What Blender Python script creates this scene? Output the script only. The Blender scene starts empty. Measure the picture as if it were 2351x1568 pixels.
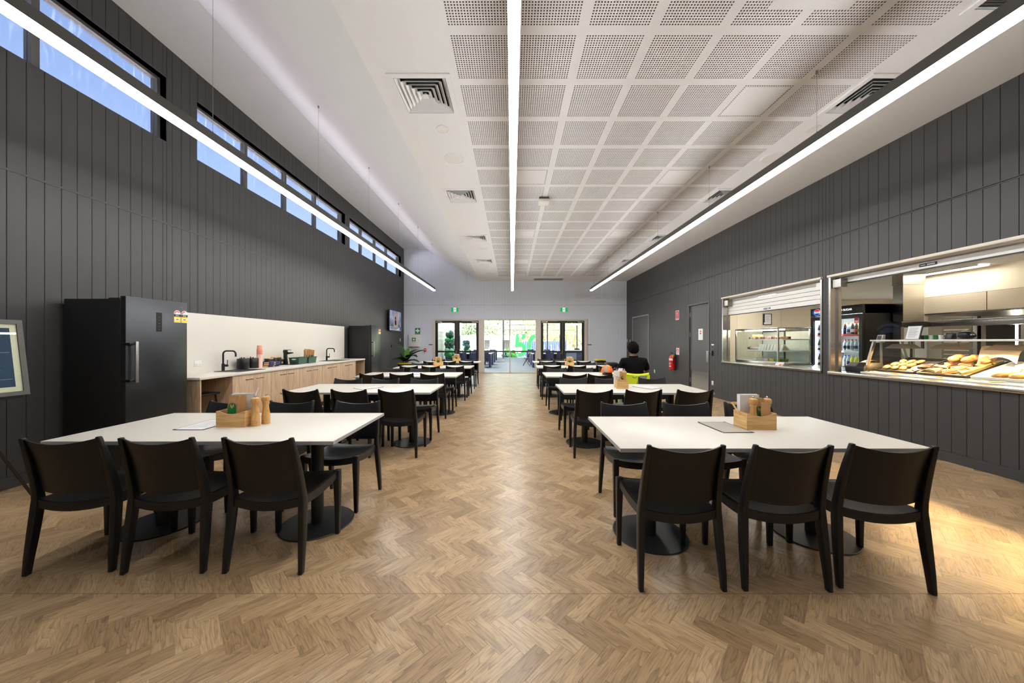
import bpy, bmesh, math, random
from mathutils import Vector, Matrix, Euler
SC = bpy.context.scene
COL = SC.collection
PI = math.pi
R = random.Random(7)

# ------------------------------------------------------------------ camera, sky, sun, exposure
H = 1.36
cam = bpy.data.objects.new('camera', bpy.data.cameras.new('camera'))
cam.data.lens = 12.0; cam.data.sensor_width = 36; cam.data.clip_start = 0.05; cam.data.clip_end = 500
cam.location = (0, 0, H); cam.rotation_euler = (PI/2, 0, 0)
COL.objects.link(cam); SC.camera = cam
W = bpy.data.worlds.new('sky'); SC.world = W; W.use_nodes = True
wn = W.node_tree.nodes; wl = W.node_tree.links
sky = wn.new('ShaderNodeTexSky'); sky.sky_type = 'NISHITA'; sky.sun_disc = False
sky.sun_elevation = math.radians(52); sky.sun_rotation = math.radians(110); sky.altitude = 50; sky.air_density = 1.3; sky.dust_density = 2; sky.ozone_density = 2.5
wl.new(sky.outputs[0], wn['Background'].inputs[0]); wn['Background'].inputs[1].default_value = 0.55
sun = bpy.data.objects.new('sun', bpy.data.lights.new('sun', 'SUN')); COL.objects.link(sun)
sun.data.energy = 105; sun.data.angle = math.radians(0.6); sun.data.color = (1, .98, .95)
sun.rotation_euler = Vector((-.75, .2, -.9)).to_track_quat('-Z', 'Y').to_euler()
SC.view_settings.view_transform = 'Standard'; SC.view_settings.look = 'None'
SC.view_settings.exposure = 0.0; SC.view_settings.gamma = 1.0; SC.view_settings.use_curve_mapping = False
LAMP = 46.5          # radiance of the linear lights
SC.cycles.max_bounces = 9; SC.cycles.diffuse_bounces = 5; SC.cycles.glossy_bounces = 4
SC.cycles.transmission_bounces = 6; SC.cycles.transparent_max_bounces = 16
SC.cycles.caustics_reflective = False; SC.cycles.caustics_refractive = False
SC.cycles.sample_clamp_indirect = 10.0; SC.cycles.blur_glossy = 0.6

# ------------------------------------------------------------------ materials
def nt(name):
    m = bpy.data.materials.new(name); m.use_nodes = True
    return m, m.node_tree.nodes, m.node_tree.links, m.node_tree.nodes['Principled BSDF']
def lin(c):
    return tuple(((x/255+.055)/1.055)**2.4 if x > 10 else x/255/12.92 for x in c)
def pm(name, col, rough=.5, metal=0, nz=.06, ns=14, bump=0, spec=.5, emis=0, stretch=None, coat=0):
    """principled with a soft noise over its colour and (optionally) a fine bump; col in 0-255 sRGB"""
    c = lin(col); m, n, l, b = nt(name)
    b.inputs['Roughness'].default_value = rough; b.inputs['Metallic'].default_value = metal
    b.inputs['Specular IOR Level'].default_value = spec; b.inputs['Coat Weight'].default_value = coat
    tc = n.new('ShaderNodeTexCoord'); tx = n.new('ShaderNodeTexNoise'); tx.inputs['Scale'].default_value = ns; tx.inputs['Detail'].default_value = 3
    if stretch:
        mp = n.new('ShaderNodeMapping'); mp.inputs['Scale'].default_value = stretch
        l.new(tc.outputs['Object'], mp.inputs[0]); l.new(mp.outputs[0], tx.inputs[0])
    else: l.new(tc.outputs['Object'], tx.inputs[0])
    mx = n.new('ShaderNodeMix'); mx.data_type = 'RGBA'
    mx.inputs[6].default_value = (*[max(0, x*(1-nz)) for x in c], 1); mx.inputs[7].default_value = (*[min(1, x*(1+nz)) for x in c], 1)
    l.new(tx.outputs[0], mx.inputs[0]); l.new(mx.outputs[2], b.inputs['Base Color'])
    if emis:
        l.new(mx.outputs[2], b.inputs['Emission Color']); b.inputs['Emission Strength'].default_value = emis
    if bump:
        bp = n.new('ShaderNodeBump'); bp.inputs['Strength'].default_value = bump; bp.inputs['Distance'].default_value = .002
        l.new(tx.outputs[0], bp.inputs['Height']); l.new(bp.outputs[0], b.inputs['Normal'])
    return m
def wood(name, c1, c2, axis=2, scale=1.0, rough=.45, rings=.5):
    """long grain running along axis (0 x, 1 y, 2 z)"""
    m, n, l, b = nt(name); tc = n.new('ShaderNodeTexCoord')
    mp = n.new('ShaderNodeMapping'); s = [14*scale]*3; s[axis] = 1.1*scale; mp.inputs['Scale'].default_value = s
    l.new(tc.outputs['Object'], mp.inputs[0])
    a = n.new('ShaderNodeTexNoise'); a.inputs['Scale'].default_value = 3.2; a.inputs['Detail'].default_value = 7; a.inputs['Distortion'].default_value = rings
    l.new(mp.outputs[0], a.inputs[0])
    cr = n.new('ShaderNodeValToRGB'); cr.color_ramp.elements[0].position = .36; cr.color_ramp.elements[1].position = .66
    cr.color_ramp.elements[0].color = (*lin(c1), 1); cr.color_ramp.elements[1].color = (*lin(c2), 1)
    l.new(a.outputs[0], cr.inputs[0]); l.new(cr.outputs[0], b.inputs['Base Color']); b.inputs['Roughness'].default_value = rough
    return m
def emit(name, col, s):
    m = bpy.data.materials.new(name); m.use_nodes = True; n = m.node_tree.nodes; n.clear()
    e = n.new('ShaderNodeEmission'); o = n.new('ShaderNodeOutputMaterial'); e.inputs[0].default_value = (*col, 1); e.inputs[1].default_value = s
    m.node_tree.links.new(e.outputs[0], o.inputs[0]); return m
def pane(name, tint, refl=1.0, rough=0.0):
    """a thin sheet of glass: clear straight through, mirror by fresnel"""
    m = bpy.data.materials.new(name); m.use_nodes = True; n = m.node_tree.nodes; l = m.node_tree.links; n.clear()
    t = n.new('ShaderNodeBsdfTransparent'); g = n.new('ShaderNodeBsdfGlossy'); f = n.new('ShaderNodeLayerWeight'); mx = n.new('ShaderNodeMixShader'); o = n.new('ShaderNodeOutputMaterial')
    t.inputs[0].default_value = (*tint, 1); g.inputs['Roughness'].default_value = rough; f.inputs[0].default_value = .5
    pw = n.new('ShaderNodeMath'); pw.operation = 'POWER'; pw.inputs[1].default_value = 5; ma = n.new('ShaderNodeMath'); ma.operation = 'MULTIPLY_ADD'; ma.inputs[1].default_value = .96; ma.inputs[2].default_value = .04
    mm = n.new('ShaderNodeMath'); mm.operation = 'MULTIPLY'; mm.inputs[1].default_value = refl
    l.new(f.outputs[1], pw.inputs[0]); l.new(pw.outputs[0], ma.inputs[0]); l.new(ma.outputs[0], mm.inputs[0]); l.new(mm.outputs[0], mx.inputs[0]); l.new(t.outputs[0], mx.inputs[1]); l.new(g.outputs[0], mx.inputs[2]); l.new(mx.outputs[0], o.inputs[0])
    return m
def dirty_pane(name, tint):
    """tinted clerestory glass with a little rain dirt on it"""
    m = pane(name, tint); n = m.node_tree.nodes; l = m.node_tree.links
    out = next(x for x in n if x.type == 'OUTPUT_MATERIAL'); src = out.inputs[0].links[0].from_socket
    tc = n.new('ShaderNodeTexCoord'); mp = n.new('ShaderNodeMapping'); mp.inputs['Scale'].default_value = (5, 5, .8)
    a = n.new('ShaderNodeTexNoise'); a.inputs['Scale'].default_value = 6; a.inputs['Detail'].default_value = 8
    cr = n.new('ShaderNodeValToRGB'); cr.color_ramp.elements[0].position = .55; cr.color_ramp.elements[1].position = .9; cr.color_ramp.elements[1].color = (.2, .2, .2, 1)
    d = n.new('ShaderNodeBsdfTranslucent'); d.inputs[0].default_value = (.7, .75, .85, 1); mx = n.new('ShaderNodeMixShader')
    l.new(tc.outputs['Object'], mp.inputs[0]); l.new(mp.outputs[0], a.inputs[0]); l.new(a.outputs[0], cr.inputs[0]); l.new(cr.outputs[0], mx.inputs[0])
    l.new(src, mx.inputs[1]); l.new(d.outputs[0], mx.inputs[2]); l.new(mx.outputs[0], out.inputs[0]); return m
def floor_mat():
    m, n, l, b = nt('herringbone_oak')
    uv = n.new('ShaderNodeUVMap'); uv.uv_map = 'uv'; at = n.new('ShaderNodeAttribute'); at.attribute_name = 'rnd'
    sep = n.new('ShaderNodeSeparateXYZ'); l.new(at.outputs['Vector'], sep.inputs[0])
    mul = n.new('ShaderNodeMath'); mul.operation = 'MULTIPLY'; mul.inputs[1].default_value = 50; l.new(sep.outputs[1], mul.inputs[0])
    # broad figure: cathedral rings from a distorted, stretched noise
    mp = n.new('ShaderNodeMapping'); mp.inputs['Scale'].default_value = (1.9, 10.5, 1); l.new(uv.outputs[0], mp.inputs[0])
    fig = n.new('ShaderNodeTexNoise'); fig.noise_dimensions = '4D'; fig.inputs['Scale'].default_value = 1.0; fig.inputs['Detail'].default_value = 1.5
    l.new(mp.outputs[0], fig.inputs['Vector']); l.new(mul.outputs[0], fig.inputs['W'])
    ring = n.new('ShaderNodeMath'); ring.operation = 'MULTIPLY'; ring.inputs[1].default_value = 13; l.new(fig.outputs[0], ring.inputs[0])
    fr = n.new('ShaderNodeMath'); fr.operation = 'FRACT'; l.new(ring.outputs[0], fr.inputs[0])
    cr = n.new('ShaderNodeValToRGB'); cr.color_ramp.elements[0].position = 0; cr.color_ramp.elements[0].color = (1, 1, 1, 1)
    e = cr.color_ramp.elements.new(.75); e.color = (.8, .8, .8, 1); cr.color_ramp.elements[2].position = 1; cr.color_ramp.elements[2].color = (.12, .12, .12, 1)
    l.new(fr.outputs[0], cr.inputs[0])
    mp2 = n.new('ShaderNodeMapping'); mp2.inputs['Scale'].default_value = (12, 190, 1); l.new(uv.outputs[0], mp2.inputs[0])
    fine = n.new('ShaderNodeTexNoise'); fine.noise_dimensions = '4D'; fine.inputs['Scale'].default_value = 1; fine.inputs['Detail'].default_value = 5
    l.new(mp2.outputs[0], fine.inputs['Vector']); l.new(mul.outputs[0], fine.inputs['W'])
    base = n.new('ShaderNodeValToRGB'); base.color_ramp.elements[0].color = (*lin((166, 136, 100)), 1); base.color_ramp.elements[1].color = (*lin((208, 177, 137)), 1)
    l.new(sep.outputs[0], base.inputs[0])
    g1 = n.new('ShaderNodeMix'); g1.data_type = 'RGBA'; g1.blend_type = 'MULTIPLY'; g1.inputs[0].default_value = .42
    l.new(base.outputs[0], g1.inputs[6]); l.new(cr.outputs[0], g1.inputs[7])
    fcr = n.new('ShaderNodeValToRGB'); fcr.color_ramp.elements[0].position = .34; fcr.color_ramp.elements[0].color = (.42, .38, .34, 1); fcr.color_ramp.elements[1].position = .56; fcr.color_ramp.elements[1].color = (1, 1, 1, 1)
    l.new(fine.outputs[0], fcr.inputs[0])
    g2 = n.new('ShaderNodeMix'); g2.data_type = 'RGBA'; g2.blend_type = 'MULTIPLY'; g2.inputs[0].default_value = .62
    l.new(g1.outputs[2], g2.inputs[6]); l.new(fcr.outputs[0], g2.inputs[7]); l.new(g2.outputs[2], b.inputs['Base Color'])
    b.inputs['Roughness'].default_value = .31; b.inputs['Specular IOR Level'].default_value = .65
    bp = n.new('ShaderNodeBump'); bp.inputs['Strength'].default_value = .12; bp.inputs['Distance'].default_value = .001
    l.new(fine.outputs[0], bp.inputs['Height']); l.new(bp.outputs[0], b.inputs['Normal'])
    return m

M = {}
M['floor'] = floor_mat()
M['subfloor'] = pm('floor_joint', (140, 110, 78), .6)
M['dark'] = pm('charcoal_cladding', (58, 57, 58), .5, nz=.05, ns=30, bump=.08)
M['darkgap'] = pm('charcoal_groove', (34, 33, 34), .7)
M['grey'] = pm('pale_grey_cladding', (226, 234, 247), .5, nz=.02)
M['greygap'] = pm('pale_grey_groove', (196, 197, 202), .6)
M['ceil'] = pm('ceiling_paint', (236, 238, 241), .6, nz=.015)
M['holewall'] = pm('shaded_plasterboard', (120, 116, 110), .9)  # plasterboard greyed so the shade inside the holes is in the colour
M['holeback'] = pm('acoustic_fleece', (30, 28, 27), .9)
M['white'] = pm('white_laminate', (221, 216, 206), .38, nz=.01)
M['edge'] = pm('table_edge', (176, 178, 182), .45)
M['splash'] = pm('white_splashback', (222, 218, 209), .4, nz=.01)
M['chair'] = pm('black_polypropylene', (17, 17, 20), .42, nz=.08, ns=60, bump=.06, spec=.45)
M['blackmetal'] = pm('black_powdercoat', (30, 31, 32), .45, nz=.1, ns=40, bump=.08)
M['black'] = pm('black_satin', (18, 18, 19), .35)
M['blackdoor'] = pm('door_black', (33, 32, 32), .4)
M['fridgeside'] = pm('fridge_side', (24, 24, 25), .5)
M['fridgedoor'] = pm('brushed_black_steel', (74, 76, 80), .3, metal=.8, nz=.12, ns=40, stretch=(1, 1, 30), spec=.5)
M['oak'] = wood('oak_laminate', (178, 148, 120), (204, 178, 150), 2)
M['oakh'] = wood('oak_laminate_dark', (152, 122, 96), (184, 154, 124), 2)
M['bamboo'] = wood('bamboo', (204, 158, 96), (232, 192, 132), 0, 1.6, .42, .2)
M['bambooy'] = wood('bamboo_end', (204, 158, 96), (232, 192, 132), 1, 1.6, .42, .2)
M['bambooz'] = wood('bamboo_upright', (194, 144, 78), (226, 180, 112), 2, 2.4, .4, .2)
M['steel'] = pm('stainless', (196, 192, 186), .26, metal=1, nz=.06, ns=20, stretch=(1, 1, 20))
M['steeldk'] = pm('stainless_dark', (140, 136, 130), .3, metal=1, nz=.08, stretch=(20, 1, 1))
M['chrome'] = pm('chrome', (220, 220, 222), .12, metal=1)
M['alu'] = pm('aluminium', (170, 168, 164), .38, metal=.9)
M['housing'] = pm('fixture_housing', (74, 72, 70), .45)
M['taupe'] = pm('door_frame_taupe', (222, 215, 203), .5, nz=.02)
M['glass'] = pane('clear_glass', (.93, .96, .95), .55)
M['sglass'] = pane('servery_glass', (.93, .96, .95), .9)
M['skyglass'] = dirty_pane('clerestory_glass', (.69, .665, .70))
M['lamp'] = emit('linear_lamp', (1, .985, .955), LAMP)
M['kitlamp'] = emit('kitchen_lamp', (1, .93, .82), 30)
M['caselamp'] = emit('case_lamp', (1, .88, .68), 60)
M['fridgelamp'] = emit('drinks_fridge_lamp', (.86, .94, 1), 45)
M['warm'] = emit('heat_bulb', (1, .62, .25), 30)
M['cream'] = pm('cream_panel', (222, 212, 190), .5, nz=.02)
M['creamgap'] = pm('cream_joint', (160, 150, 130), .6)
M['red'] = pm('signal_red', (205, 28, 32), .35)
M['green'] = pm('safety_green', (0, 132, 72), .45)
M['exitgreen'] = emit('exit_green', lin((30, 178, 110)), .95)
M['exitwhite'] = emit('exit_white', lin((240, 250, 245)), 1.0)
M['paper'] = pm('paper', (236, 236, 236), .6, nz=.02)
M['greysheet'] = pm('grey_sheet', (186, 180, 172), .3)
M['ink'] = pm('ink', (120, 120, 126), .7)
M['inkdk'] = pm('dark_ink', (40, 40, 44), .7)
M['kraft'] = pm('kraft_paper', (196, 150, 98), .65, nz=.12, ns=30)
M['leafprint'] = pm('label_green', (22, 116, 56), .5)
M['pink'] = pm('salmon_cup', (240, 150, 128), .55)
M['palepink'] = pm('pale_pink_cup', (244, 204, 192), .6)
M['navy'] = pm('navy_card', (38, 42, 82), .5)
M['tub'] = pm('sage_tub', (62, 92, 78), .5)
M['navychair'] = pm('navy_plastic', (44, 44, 78), .5)
M['patio'] = pm('patio_carpet', (120, 126, 136), .9, nz=.12, ns=3)
M['concrete'] = pm('sunlit_concrete', (214, 208, 196), .9, nz=.1, ns=2)
M['earth'] = pm('sandy_ground', (200, 190, 160), .95, nz=.2, ns=.6)
M['skin'] = pm('skin', (120, 78, 56), .5)
M['shirt'] = pm('black_cotton', (13, 13, 14), .9, nz=.2, ns=25, bump=.2, spec=.15)
M['hair'] = pm('black_hair', (11, 10, 10), .85, nz=.5, ns=120, bump=1.0, spec=.15)
M['trouser'] = pm('navy_trousers', (32, 36, 52), .8)
M['hivis'] = pm('hivis_yellow', (214, 232, 28), .6, emis=.05)
M['silver'] = pm('reflective_tape', (150, 152, 156), .4)
M['orange'] = pm('helmet_orange', (245, 120, 20), .35)
M['yellow'] = pm('lid_yellow', (206, 190, 40), .45)
M['yellowp'] = pm('label_yellow', (250, 222, 20), .5)
M['leaf'] = pm('plant_leaf', (40, 66, 34), .4, nz=.3, ns=9)
M['leaf2'] = pm('young_leaf', (108, 150, 60), .42, nz=.25, ns=9)
M['soil'] = pm('soil', (50, 38, 28), .95, nz=.4, ns=60)
M['pot'] = pm('dark_pot', (30, 28, 28), .6)
M['doordk'] = pm('charcoal_door', (76, 75, 77), .45, nz=.03)
M['plastic'] = pm('white_plastic', (232, 232, 230), .4, nz=.02)
M['blueprint'] = pm('blueprint_paper', (30, 58, 88), .6, nz=.2, ns=4)
M['cream2'] = pm('mount_card', (232, 222, 196), .6)
M['frame'] = pm('frame_charcoal', (86, 84, 82), .5)

# ------------------------------------------------------------------ mesh builder
NTH = 'first second third fourth fifth sixth seventh eighth ninth tenth eleventh twelfth thirteenth fourteenth fifteenth sixteenth seventeenth eighteenth nineteenth twentieth'.split()
class MB:
    def __init__(s): s.v = []; s.f = []; s.mi = []; s.k = 0; s.T = None
    def mat(s, k): s.k = k; return s
    def add(s, vs, fs):
        o = len(s.v)
        for p in vs:
            p = Vector(p)
            s.v.append(s.T @ p if s.T is not None else p)
        for f in fs: s.f.append([o+i for i in f]); s.mi.append(s.k)
        return s
    def box(s, x0, x1, y0, y1, z0, z1):
        return s.add([(x0, y0, z0), (x1, y0, z0), (x1, y1, z0), (x0, y1, z0), (x0, y0, z1), (x1, y0, z1), (x1, y1, z1), (x0, y1, z1)],
                     [(0, 3, 2, 1), (4, 5, 6, 7), (0, 1, 5, 4), (1, 2, 6, 5), (2, 3, 7, 6), (3, 0, 4, 7)])
    def quad(s, a, b, c, d): return s.add([a, b, c, d], [(0, 1, 2, 3)])
    def prism(s, poly, axis, a0, a1):
        """closed polygon of 2-D points pushed along axis"""
        def p(q, a): return {0: (a, q[0], q[1]), 1: (q[0], a, q[1]), 2: (q[0], q[1], a)}[axis]
        n = len(poly); ar = sum(poly[i][0]*poly[(i+1) % n][1]-poly[(i+1) % n][0]*poly[i][1] for i in range(n))
        if (ar < 0) != (axis == 1): poly = poly[::-1]
        if a1 < a0: a0, a1 = a1, a0
        return s.add([p(q, a0) for q in poly]+[p(q, a1) for q in poly],
                     [tuple(range(n))[::-1], tuple(range(n, 2*n))]+[(i, (i+1) % n, n+(i+1) % n, n+i) for i in range(n)])
    def cyl(s, p0, p1, r0, r1=None, n=12, cap=True):
        p0 = Vector(p0); p1 = Vector(p1); r1 = r0 if r1 is None else r1
        d = (p1-p0).normalized(); u = d.orthogonal().normalized(); w = d.cross(u)
        ring = lambda p, r: [p+r*(math.cos(2*PI*i/n)*u+math.sin(2*PI*i/n)*w) for i in range(n)]
        return s.add(ring(p0, r0)+ring(p1, r1), [(i, (i+1) % n, n+(i+1) % n, n+i) for i in range(n)]+([tuple(range(n))[::-1], tuple(range(n, 2*n))] if cap else []))
    def tube(s, pts, r, n=8):
        pts = [Vector(p) for p in pts]; rs = r if isinstance(r, (list, tuple)) else [r]*len(pts)
        vs = []; u = None
        for i, p in enumerate(pts):
            d = (pts[min(i+1, len(pts)-1)]-pts[max(i-1, 0)]).normalized()
            u = d.orthogonal().normalized() if u is None else (u-u.dot(d)*d).normalized()
            w = d.cross(u); vs += [p+rs[i]*(math.cos(2*PI*j/n)*u+math.sin(2*PI*j/n)*w) for j in range(n)]
        m = len(pts)
        return s.add(vs, [(i*n+j, i*n+(j+1) % n, (i+1)*n+(j+1) % n, (i+1)*n+j) for i in range(m-1) for j in range(n)]+[tuple(range(n))[::-1], tuple(range((m-1)*n, m*n))])
    def bar(s, secs):
        """loft through rectangular sections, each four points in the same order"""
        vs = [p for q in secs for p in q]; m = len(secs)
        return s.add(vs, [(i*4+j, i*4+(j+1) % 4, (i+1)*4+(j+1) % 4, (i+1)*4+j) for i in range(m-1) for j in range(4)]+[(3, 2, 1, 0), tuple(range(m*4-4, m*4))])
    def lathe(s, prof, c=(0, 0, 0), n=20):
        c = Vector(c); m = len(prof); vs = [c+Vector((r*math.cos(2*PI*j/n), r*math.sin(2*PI*j/n), z)) for r, z in prof for j in range(n)]
        return s.add(vs, [(i*n+j, i*n+(j+1) % n, (i+1)*n+(j+1) % n, (i+1)*n+j) for i in range(m-1) for j in range(n)]+[tuple(range(n))[::-1], tuple(range((m-1)*n, m*n))])
    def ball(s, c, r, n=12, m=8, sc=(1, 1, 1)):
        c = Vector(c); vs = [c+Vector((0, 0, -r*sc[2]))]
        for i in range(1, m):
            a = -PI/2+PI*i/m
            vs += [c+Vector((r*sc[0]*math.cos(a)*math.cos(2*PI*j/n), r*sc[1]*math.cos(a)*math.sin(2*PI*j/n), r*sc[2]*math.sin(a))) for j in range(n)]
        vs.append(c+Vector((0, 0, r*sc[2]))); t = len(vs)-1
        fs = [(0, 1+(j+1) % n, 1+j) for j in range(n)]+[(t, t-n+j, t-n+(j+1) % n) for j in range(n)]
        fs += [(1+i*n+j, 1+i*n+(j+1) % n, 1+(i+1)*n+(j+1) % n, 1+(i+1)*n+j) for i in range(m-2) for j in range(n)]
        return s.add(vs, fs)
    def sheet(s, fn, nu, nv, th=None):
        """surface fn(u, v) over the unit square; th = offset vector for a second skin"""
        g = [[Vector(fn(i/nu, j/nv)) for i in range(nu+1)] for j in range(nv+1)]
        w = nu+1; vs = [p for row in g for p in row]; N = len(vs)
        fs = [(j*w+i, j*w+i+1, (j+1)*w+i+1, (j+1)*w+i) for j in range(nv) for i in range(nu)]
        if th is not None:
            th = Vector(th); vs += [p+th for p in vs]
            fs += [tuple(N+k for k in f[::-1]) for f in fs]
            edge = [j for j in range(nu)]; loop = [i for i in range(w)]+[(j+1)*w-1 for j in range(1, nv+1)]+[nv*w+i for i in range(nu-1, -1, -1)]+[j*w for j in range(nv-1, 0, -1)]
            L = len(loop); fs += [(loop[(k+1) % L], loop[k], N+loop[k], N+loop[(k+1) % L]) for k in range(L)]
        return s.add(vs, fs)
    def mesh(s, name, mats, smooth=None, bevel=None, off=None):
        me = bpy.data.meshes.new(name)
        vs = [p-off for p in s.v] if off is not None else s.v
        me.from_pydata(vs, [], s.f); mats = mats if isinstance(mats, (list, tuple)) else [mats]
        for m in mats: me.materials.append(M[m] if isinstance(m, str) else m)
        if any(s.mi): me.polygons.foreach_set('material_index', s.mi)
        bm = bmesh.new(); bm.from_mesh(me)
        bmesh.ops.recalc_face_normals(bm, faces=bm.faces[:]) if not getattr(s, 'keep', False) else None
        if bevel:
            es = [e for e in bm.edges if len(e.link_faces) == 2 and e.calc_face_angle(0) > .6]
            bmesh.ops.bevel(bm, geom=es, offset=bevel, segments=2, affect='EDGES', profile=.5, clamp_overlap=True)
            smooth = 50 if smooth is None else smooth
        bm.to_mesh(me); bm.free()
        if smooth is not None:
            me.polygons.foreach_set('use_smooth', [True]*len(me.polygons)); me.set_sharp_from_angle(angle=math.radians(smooth))
        me.update(); return me
def wloc(o):
    v = Vector((0, 0, 0))
    while o is not None: v += o.location; o = o.parent
    return v
def tag(o, label=None, cat=None, group=None, kind=None):
    for k, x in (('label', label), ('category', cat), ('group', group), ('kind', kind)):
        if x: o[k] = x
    return o
def T(name, label, cat, loc=(0, 0, 0), rz=0, group=None, kind=None):
    o = bpy.data.objects.new(name, None); COL.objects.link(o); o.location = loc; o.rotation_euler = (0, 0, rz); o.empty_display_size = .1
    return tag(o, label, cat, group, kind)
def part(name, mb, mats, par=None, smooth=None, bevel=None, local=False, label=None, loc=None):
    """one mesh object; geometry in world coordinates unless local (then in the parent's own frame)"""
    if isinstance(mb, bpy.types.Mesh): me = mb
    else: me = mb.mesh(name, mats, smooth, bevel, None if (local or par is None) else wloc(par)+(Vector(loc) if loc else Vector()))
    o = bpy.data.objects.new(name, me); COL.objects.link(o); o.parent = par
    if loc: o.location = loc
    if label: o['label'] = label
    return o
def one(name, mb, mats, label, cat, group=None, kind=None, smooth=None, bevel=None, at=None):
    """a thing that is a single mesh; geometry in world coordinates, origin moved to at"""
    at = Vector(at) if at is not None else Vector((0, 0, 0)); me = mb.mesh(name, mats, smooth, bevel, at)
    o = bpy.data.objects.new(name, me); COL.objects.link(o); o.location = at
    return tag(o, label, cat, group, kind)
def dup(root, loc=None, rz=None, label=None, par=None):
    c = root.copy(); COL.objects.link(c); c.parent = par
    if loc is not None: c.location = loc
    if rz is not None: c.rotation_euler = (0, 0, rz)
    if label: c['label'] = label
    for ch in root.children: dup(ch, par=c)
    return c
def txt(body, size, m, par, loc, rot, name='lettering', ext=.0008, align='CENTER'):
    cu = bpy.data.curves.new(name, 'FONT'); cu.body = body; cu.size = size; cu.extrude = ext; cu.align_x = align; cu.align_y = 'CENTER'; cu.materials.append(M[m] if isinstance(m, str) else m)
    f = bpy.data.objects.new(name, cu); COL.objects.link(f); me = bpy.data.meshes.new_from_object(f.evaluated_get(bpy.context.evaluated_depsgraph_get())); bpy.data.objects.remove(f)
    o = bpy.data.objects.new(name, me); COL.objects.link(o); o.parent = par; o.location = Vector(loc)-(wloc(par) if par else Vector()); o.rotation_euler = rot
    return o
RY = (PI/2, 0, 0)            # text that faces -y
RXM = (PI/2, 0, -PI/2)       # text that faces -x
RXP = (PI/2, 0, PI/2)        # text that faces +x
# ------------------------------------------------------------------ room shell
XL, XR, YB, YF, ZL, ZH = -4.655, 4.94, 14.7, -2.6, 3.957, 5.33
XS0, XS1 = -3.66, -1.38          # the sloped soffit runs between these

def structure(name, mb, mats, label, **k): return one(name, mb, mats, label, name.split('_')[0], kind='structure', **k)

# floor: herringbone planks, the nearest 300 singly and the rest as one part
floor = structure('floor', MB().box(XL-.2, XR+.2, YF-.1, YB+.1, -.12, -.0012), 'subfloor', 'herringbone oak floor running the length of the dining room')
PW, PL = .0765, .2295
c45 = math.sqrt(.5)
def plank_mesh(name, items):
    """items: (centre x, y, angle, tone, seed); each plank a low slab with a chamfered rim, uv in metres along the grain"""
    vs, fs, uvs, rn = [], [], [], []
    for cx, cy, a, tone, seed in items:
        ca, sa = math.cos(a), math.sin(a); o = len(vs); e = .0001
        for hx, hy, z in ((PL/2-e, PW/2-e, -.0012), (PL/2-e-.0003, PW/2-e-.0003, 0)):
            for sx, sy in ((-1, -1), (1, -1), (1, 1), (-1, 1)):
                x, y = sx*hx, sy*hy; vs.append((cx+x*ca-y*sa, cy+x*sa+y*ca, z))
        fc = [(4, 5, 6, 7)]+[(i, (i+1) % 4, 4+(i+1) % 4, 4+i) for i in range(4)]
        lc = [(sx*PL/2, sy*PW/2) for sx, sy in ((-1, -1), (1, -1), (1, 1), (-1, 1))]
        for f in fc:
            fs.append([o+i for i in f]); uvs += [lc[i % 4] for i in f]; rn.append((tone, seed, 0))
    me = bpy.data.meshes.new(name); me.from_pydata(vs, [], fs); me.materials.append(M['floor'])
    uv = me.uv_layers.new(name='uv'); uv.data.foreach_set('uv', [c for q in uvs for c in q])
    at = me.attributes.new('rnd', 'FLOAT_VECTOR', 'FACE'); at.data.foreach_set('vector', [c for q in rn for c in q])
    return me
planks = []
for m_ in range(-60, 12):
    for i in range(-70, 75):
        for qx, qy, ang in ((i+3*m_+1.5, i-3*m_+.5, -PI/4), (i+3*m_+3.5, i-3*m_-.5, PI/4)):
            planks.append(((qx+qy)*c45*PW, (qy-qx)*c45*PW+.02, ang))
planks = [p for p in planks if XL < p[0] < XR and -1.5 < p[1] < YB]
seen = sorted([p for p in planks if p[1] > 1.30 and abs(p[0]) < 1.53*p[1]+.15], key=lambda p: math.hypot(p[0]*.35, p[1]))
near = set(seen[:300])
tone = lambda: min(1, max(0, R.gauss(.52, .27)))
variants = [plank_mesh('plank', [(0, 0, 0, (k+.5)/24 if k % 2 else tone(), R.random())]) for k in range(24)]
for p in planks:
    if p in near:
        o = bpy.data.objects.new('plank', R.choice(variants)); COL.objects.link(o); o.parent = floor
        o.location = (p[0], p[1], 0); o.rotation_euler = (0, 0, p[2]+PI*R.randint(0, 1))
rest = part('plank_field', plank_mesh('plank_field', [(*p, tone(), R.random()) for p in planks if p not in near]), None, floor); rest['kind'] = 'stuff'
part('weld_seam', MB().box(XL, XR, 1.8395, 1.8425, -.001, .0004), 'subfloor', floor)

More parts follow.
